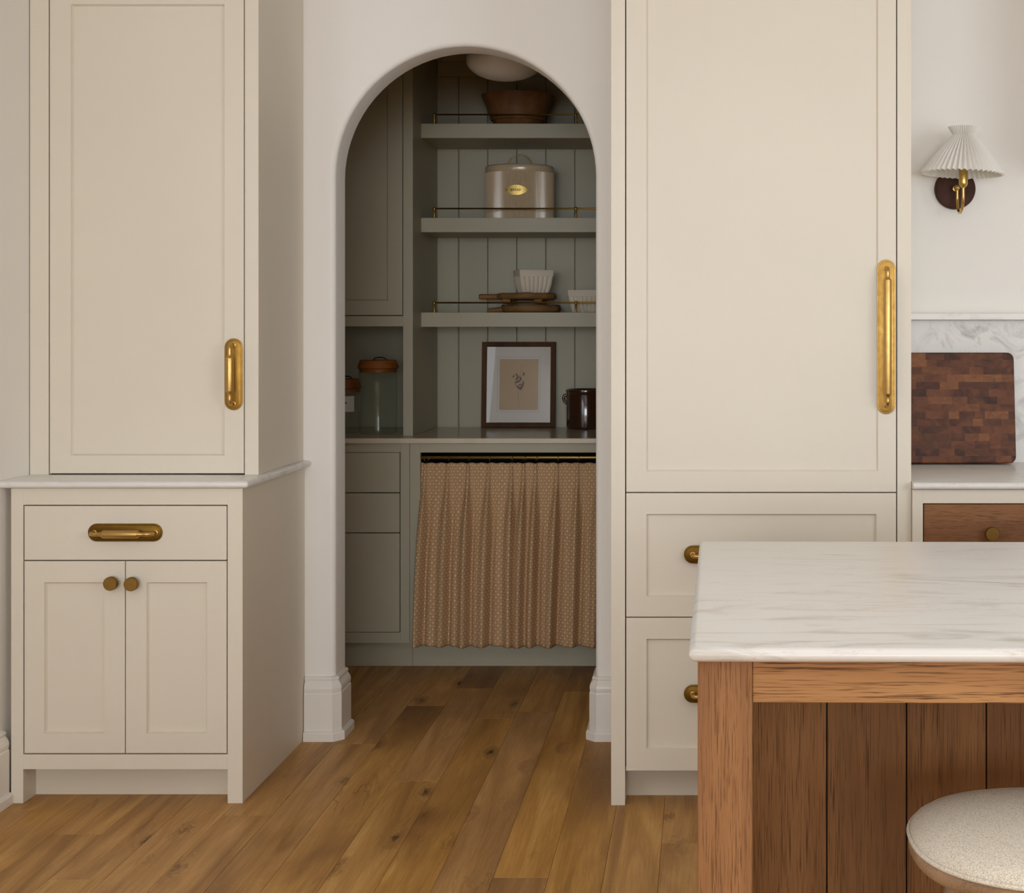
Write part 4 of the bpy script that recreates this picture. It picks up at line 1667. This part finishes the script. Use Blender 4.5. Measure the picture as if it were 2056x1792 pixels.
def paddle(name_label, xc, yc, z, hx0, hx1, bx0_, bx1_, dz, th, seed, tilt=0.0):
    root = thing('serving_board', name_label, 'serving board', ((bx0_ + bx1_) / 2, yc, z), group='stacked footed serving boards')
    cxp, rx_ = (bx0_ + bx1_) / 2, (bx1_ - bx0_) / 2
    b = NB()
    n = 48
    rw = []
    rg = random.Random(seed)
    fz = z + dz
    for (k, zz) in ((0.88, 0.0), (0.96, 0.004), (1.0, th * 0.5), (0.985, th - 0.003), (0.93, th)):
        ring = []
        for q in range(n):
            a = 2 * PI * q / n
            wob = 1 + 0.035 * noise.noise(Vector((math.cos(a) * 2.2 + seed, math.sin(a) * 2.2, zz * 60)))
            zzz = zz + (0.004 * noise.noise(Vector((math.cos(a) * 3, math.sin(a) * 3 + seed, 2.0 + zz * 40))) if 0 < zz else 0)
            ring.append(b.verts.new((cxp + rx_ * k * wob * math.cos(a), yc + 0.115 * k * wob * math.sin(a), fz + zzz)))
        rw.append(ring)
    for i in range(len(rw) - 1):
        for j in range(n):
            b.faces.new((rw[i][j], rw[i][(j + 1) % n], rw[i + 1][(j + 1) % n], rw[i + 1][j]))
    b.faces.new(list(reversed(rw[0]))); b.faces.new(rw[-1])
    obj('tray', b, board_wood, root, smooth=True)
    b = NB()
    zc = fz + th * 0.45
    tube(b, [(hx1 + 0.02, yc - 0.02, zc), (hx1, yc - 0.022, zc), ((hx0 + hx1) / 2, yc - 0.03, zc - tilt * 0.4), (hx0 + 0.006, yc - 0.035, zc - tilt), (hx0, yc - 0.035, zc - tilt)], [0.016, 0.0125, 0.0115, 0.012, 0.0095], 16)
    obj('grip', b, board_wood, root, smooth=True)
    if dz > 0.004:
        for xx in (PX(1016, 6.02), PX(1080, 6.02)):
            for yy in (-0.06, 0.06):
                b = NB()
                box(b, xx - 0.0185, xx + 0.0185, yc + yy - 0.018, yc + yy + 0.018, z, fz + 0.003, 0.003)
                obj('foot', b, board_wood, root)
    return root


dp = 6.09
paddle('thin live-edge wooden board lying flat on the lowest pantry shelf', PX(1066, dp), dp, z0, PX(975, 6.0), PX(1015, 6.0), PX(1006, dp), PX(1126, dp), 0.001, 0.033, 3, tilt=0.008)
paddle('footed wooden board with straight handle, stacked on the flat board', PX(1056, dp), dp + 0.01, z0 + 0.0375, PX(957, 6.0), PX(1000, 6.0), PX(996, dp), PX(1117, dp), 0.019, 0.0275, 11)


# fluted loaf dishes ------------------------------------------------------------------
def loaf_dish(label, cx_, cy_, z, yaw):
    root = thing('baking_dish', label, 'baking dish', (cx_, cy_, z), (0, 0, yaw), group='fluted white baking dishes', local=True)
    Lx, Ly, H = 0.074, 0.058, 0.098
    rimh = 0.027

    def rect(lx, ly, z_, rc, n=5, flute=0.0):
        out = []
        per = 0.0
        seq = []
        for (sx_, sy_, a0) in ((1, -1, -PI / 2), (1, 1, 0), (-1, 1, PI / 2), (-1, -1, PI)):
            for q in range(n + 1):
                a = a0 + PI / 2 * q / n
                seq.append(((sx_ * (lx - rc) + rc * math.cos(a)), (sy_ * (ly - rc) + rc * math.sin(a)), a))
        return seq

    b = NB()
    # fluted body, sampled along each side
    def loop(lx, ly, fl):
        pts = []
        nfx, nfy, sub = 7, 5, 10
        for (p0, p1, nf, nrm) in (((-lx, -ly), (lx, -ly), nfx, (0, -1)), ((lx, -ly), (lx, ly), nfy, (1, 0)), ((lx, ly), (-lx, ly), nfx, (0, 1)), ((-lx, ly), (-lx, -ly), nfy, (-1, 0))):
            m = nf * sub
            for i in range(m):
                t = i / m
                ph = (t * nf) % 1.0
                bul = fl * (math.sqrt(max(0.0, 1 - (2 * ph - 1) ** 2)) - 0.4)
                pts.append((p0[0] + (p1[0] - p0[0]) * t + nrm[0] * bul, p0[1] + (p1[1] - p0[1]) * t + nrm[1] * bul))
        return pts
    rows_ = []
    for (k, z_, fl) in ((0.72, 0.0, 0.005), (0.77, 0.004, 0.006), (0.87, 0.032, 0.0065), (0.945, H - rimh - 0.006, 0.0065), (0.955, H - rimh + 0.001, 0.003)):
        rows_.append([b.verts.new((x, y, z_)) for x, y in loop(Lx * k, Ly - Lx * (1 - k), fl)])
    m = len(rows_[0])
    for i in range(len(rows_) - 1):
        for j in range(m):
            b.faces.new((rows_[i][j], rows_[i][(j + 1) % m], rows_[i + 1][(j + 1) % m], rows_[i + 1][j]))
    b.faces.new(list(reversed(rows_[0])))
    b.faces.new(rows_[-1])
    autosmooth(obj('body', b, ceramic, root), 45)
    b = NB()
    RR = []
    for (ins, z_) in ((0.006, H - rimh), (0.0, H - rimh), (-0.0015, H - 0.002), (0.0, H), (0.006, H), (0.0075, H - 0.003), (0.012, H - rimh + 0.004)):
        RR.append([b.verts.new((x, y, z_)) for x, y, a in rect(Lx - ins, Ly - ins, z_, 0.006, 4)])
    m = len(RR[0])
    for i in range(len(RR) - 1):
        for j in range(m):
            b.faces.new((RR[i][j], RR[i][(j + 1) % m], RR[i + 1][(j + 1) % m], RR[i + 1][j]))
    b.faces.new(RR[-1])
    bmesh.ops.recalc_face_normals(b, faces=b.faces[:])
    autosmooth(obj('rim', b, ceramic, root), 45)
    return root


dish = loaf_dish('white fluted baking dish on top of the stacked wooden boards', PX(1071, 6.09), 6.095, z0 + 0.0375 + 0.019 + 0.0275 + 0.001, math.radians(22))
dup(dish, (PX(1137, 6.06) + 0.088, 6.10, z0), 'white fluted baking dish standing directly on the lowest shelf by the arch edge', (0, 0, math.radians(-9)))

# framed botanical print -------------------------------------------------------------
FW, FH = 0.3245, 0.376
xf = (PX(966.3, 6.232) + PX(1114, 6.232)) / 2
lean = math.asin(0.031 / FH)
root = thing('picture_frame', 'walnut framed botanical print with wide white mat leaning on the pantry wall', 'picture', (xf, 6.228, 0.9225), (-lean, 0, 0), local=True)
mw = 0.0215
b = NB()


def ringf(ins, y):
    return [b.verts.new(p) for p in ((-FW / 2 + ins, y, ins), (FW / 2 - ins, y, ins), (FW / 2 - ins, y, FH - ins), (-FW / 2 + ins, y, FH - ins))]


R = [ringf(0, 0.02), ringf(0, 0.001), ringf(0.001, 0.0), ringf(mw - 0.001, 0.0), ringf(mw, 0.001), ringf(mw, 0.0125), ringf(0.003, 0.02)]
for i in range(len(R)):
    for j in range(4):
        a_, c_ = R[i], R[(i + 1) % len(R)]
        b.faces.new((a_[j], a_[(j + 1) % 4], c_[(j + 1) % 4], c_[j]))
bmesh.ops.recalc_face_normals(b, faces=b.faces[:])
obj('frame', b, frame_wood, root)
b = NB(); box(b, -FW / 2 + mw - 0.002, FW / 2 - mw + 0.002, 0.0095, 0.0125, mw - 0.002, FH - mw + 0.002)
matb = obj('mat_board', b, mat_board, root)
# window of the mat: a raised bevel line and the print inside it
wx0, wx1, wz0, wz1 = -0.094, 0.094, 0.068, 0.311
b = NB()
for (x0, x1, zz0, zz1) in ((wx0, wx1, wz0, wz0 + 0.0012), (wx0, wx1, wz1 - 0.0012, wz1), (wx0, wx0 + 0.0012, wz0, wz1), (wx1 - 0.0012, wx1, wz0, wz1)):
    box(b, x0, x1, 0.0091, 0.0095, zz0, zz1)
obj('bevel_line', b, simple('mat_bevel_grey', srgb(168, 160, 150), 0.8), matb)
b = NB(); box(b, -0.0845, 0.0865, 0.0090, 0.0095, 0.0765, 0.3005)
pr = obj('print', b, print_paper, root, label='tan paper with a sepia flower sprig')
b = NB()
yp = 0.00885


def leafp(cx_, cz_, L, w_, ang_):
    n = 7
    ca, sa = math.cos(ang_), math.sin(ang_)
    up, dn = [], []
    for i in range(n + 1):
        t = i / n
        hw_ = w_ * math.sin(PI * t) ** 0.8
        for s, l in ((1, up), (-1, dn)):
            u, v = (t - 0.5) * L, s * hw_
            l.append((cx_ + u * ca - v * sa, yp, cz_ + u * sa + v * ca))
    vs = [b.verts.new(p) for p in up] + [b.verts.new(p) for p in reversed(dn[1:-1])]
    b.faces.new(vs)


def stemp(pts, w_):
    for (p, q) in zip(pts[:-1], pts[1:]):
        dx, dz = q[0] - p[0], q[1] - p[1]
        L = math.hypot(dx, dz)
        nx, nz = -dz / L * w_, dx / L * w_
        b.faces.new([b.verts.new(v) for v in ((p[0] + nx, yp, p[1] + nz), (q[0] + nx, yp, q[1] + nz), (q[0] - nx, yp, q[1] - nz), (p[0] - nx, yp, p[1] - nz))])


def pp(u, v):   # position on the print from the zoomed study of it
    return ((u - 752) / 573 * 0.171 + 0.001, 0.3005 - (v - 380) / 742 * 0.224)


stemp([pp(795, 460), pp(775, 560), pp(755, 650), pp(748, 760), pp(745, 900), pp(750, 1020), pp(752, 1085)], 0.0004)
stemp([pp(755, 650), pp(790, 620), pp(815, 600)], 0.0005)
stemp([pp(752, 670), pp(720, 640), pp(690, 625)], 0.0004)
for (u, v, L, w_, a_) in ((672, 632, 0.016, 0.0035, 1.1), (718, 610, 0.018, 0.0036, -1.2), (735, 650, 0.022, 0.0042, 1.2), (722, 668, 0.018, 0.004, 0.5), (778, 660, 0.018, 0.0042, -1.0),
                          (768, 690, 0.016, 0.004, 0.9), (716, 716, 0.022, 0.0042, 0.2), (740, 702, 0.016, 0.003, -0.5), (822, 588, 0.014, 0.0032, -0.7), (822, 612, 0.014, 0.0028, 0.9), (816, 722, 0.016, 0.0036, -1.1),
                          (808, 756, 0.020, 0.0042, 1.0), (772, 752, 0.016, 0.0036, 0.4), (736, 782, 0.020, 0.0042, -0.4), (790, 790, 0.022, 0.0048, 0.5), (764, 808, 0.020, 0.0044, -0.2), (780, 818, 0.014, 0.004, 0.2), (700, 745, 0.010, 0.002, 0.6)):
    x_, z_ = pp(u, v)
    leafp(x_, z_, L, w_, a_)
for f in b.faces:
    f.normal_update()
    if f.normal.y > 0: f.normal_flip()
obj('flower_sprig', b, ink, pr)
b = NB(); box(b, -FW / 2 + mw - 0.001, FW / 2 - mw + 0.001, 0.0055, 0.0072, mw - 0.001, FH - mw + 0.001)
obj('glazing', b, glass_mat('picture_glass'), root)

# brown crock -----------------------------------------------------------------------
dk = 6.188
rk = 0.088
xk = PX(1137, dk) + rk
root = thing('stoneware_crock', 'glossy dark brown glazed crock with ear handles on the pantry worktop', 'crock', (xk, dk, 0.92))
hk = 0.172
b = NB()
prof = [(0, 0), (rk - 0.008, 0), (rk - 0.003, 0.003), (rk - 0.001, 0.012), (rk - 0.001, hk - 0.024), (rk - 0.003, hk - 0.020), (rk - 0.001, hk - 0.016), (rk + 0.001, hk - 0.008), (rk, hk - 0.002), (rk - 0.005, hk),
        (rk - 0.009, hk - 0.004), (rk - 0.010, 0.012), (0, 0.010)]
lathe(b, prof, 56, (xk, dk, 0.9202))
autosmooth(obj('pot', b, brown_glaze, root), 50)
for s in (-1, 1):
    b = NB()
    pts = []
    for i in range(13):
        a = -PI * 0.5 + PI * i / 12
        pts.append((xk + s * (rk - 0.004 + 0.016 * math.cos(a)), dk, 0.92 + 0.127 + 0.018 * math.sin(a) + 0.006 * math.cos(a)))
    tube(b, pts, [0.0055 + 0.001 * math.sin(PI * i / 12) for i in range(13)], 12)
    obj('ear_handle', b, brown_glaze, root, smooth=True)


# glass storage jars -----------------------------------------------------------------------
def jar(label, x, y, r, hbody, lidr, lidh, paper):
    root = thing('storage_jar', label, 'jar', (x, y, 0.92), group='glass jars with wooden lids')
    z = 0.9203
    b = NB()
    t_ = 0.0028
    prof = [(0, 0), (r - 0.006, 0), (r - 0.001, 0.004), (r, 0.012), (r, hbody - 0.002), (r + 0.0008, hbody), (r - 0.001, hbody + 0.0002)]
    lathe(b, prof, 56, (x, y, z))
    autosmooth(obj('glass_body', b, clear_glass, root), 40)
    b = NB()
    prof = [(0, -0.014), (r - t_ - 0.001, -0.014), (r - t_ - 0.001, 0.0003), (lidr - 0.006, 0.0003), (lidr, 0.005), (lidr - 0.001, 0.010), (lidr - 0.010, lidh), (lidr - 0.015, lidh + 0.001), (0, lidh + 0.001)]
    lathe(b, prof, 56, (x, y, z + hbody))
    lid = autosmooth(obj('lid', b, lid_wood, root), 35)
    b = NB()
    hw_ = 0.026 * lidr / 0.083
    pts = [(x + 0.008 + hw_ * (-math.cos(PI * i / 14)), y, z + hbody + lidh - 0.001 + 0.013 * (math.sin(PI * i / 14) ** 0.7)) for i in range(15)]
    tube(b, pts, 0.0026, 10)
    obj('loop_handle', b, iron, lid, smooth=True)
    if paper:
        b = NB()
        n = 10
        a0, a1 = -PI / 2 + 0.05, -PI / 2 + 0.85
        lo = [b.verts.new((x + (r + 0.0006) * math.cos(a0 + (a1 - a0) * i / n), y + (r + 0.0006) * math.sin(a0 + (a1 - a0) * i / n), z + 0.090)) for i in range(n + 1)]
        hi = [b.verts.new((v.co.x, v.co.y, z + 0.155)) for v in lo]
        for i in range(n):
            b.faces.new((lo[i], lo[i + 1], hi[i + 1], hi[i]))
        pl = obj('paper_label', b, label_paper, root, smooth=True)
        b = NB()
        for (aa, zz, s_) in ((0.30, 0.128, 0.0032), (0.34, 0.124, 0.0024), (0.22, 0.121, 0.002), (0.24, 0.1235, 0.0014)):
            a = -PI / 2 + aa
            cx_, cy_ = x + (r + 0.0009) * math.cos(a), y + (r + 0.0009) * math.sin(a)
            tx, ty = -math.sin(a), math.cos(a)
            vs = [b.verts.new((cx_ + tx * s_ * math.cos(q), cy_ + ty * s_ * math.cos(q), z + zz + s_ * math.sin(q))) for q in [k * PI / 4 for k in range(8)]]
            b.faces.new(vs)
        obj('label_mark', b, iron, pl)
    return root


dj = 5.888
jar('tall clear glass jar with a flared wooden lid at the right of the niche', PX(759, dj), dj, 0.078, 0.268, 0.0835, 0.036, False)
jar('shorter glass jar with wooden lid and white paper label, half hidden by the arch', PX(690.5, 5.93), 5.945, 0.0655, 0.184, 0.067, 0.04, True)

# pantry ceiling light -------------------------------------------------------------------
dl = 5.30
xl = PX(1013, dl)
root = thing('ceiling_light', 'flattened opal glass globe light hanging under the pantry ceiling', 'ceiling light', (xl, dl, PCEIL))
b = NB()
rl, hl, zc = 0.142, 0.072, 2.352
prof = [(rl * math.sin(PI * i / 16), -hl * math.cos(PI * i / 16)) for i in range(17)]
prof[0] = (0, -hl); prof[-1] = (0, hl)
lathe(b, prof, 56, (xl, dl, zc))
obj('globe', b, opal, root, smooth=True)
b = NB()
lathe(b, [(0, 0.0), (0.045, 0.0), (0.05, 0.004), (0.05, 0.012), (0.012, 0.016), (0.012, PCEIL - zc - hl - 0.01), (0.055, PCEIL - zc - hl - 0.006), (0.055, PCEIL - zc - hl + 0.0035), (0, PCEIL - zc - hl + 0.0035)], 32, (xl, dl, zc + hl - 0.004))
autosmooth(obj('stem', b, brass_dark, root), 40)
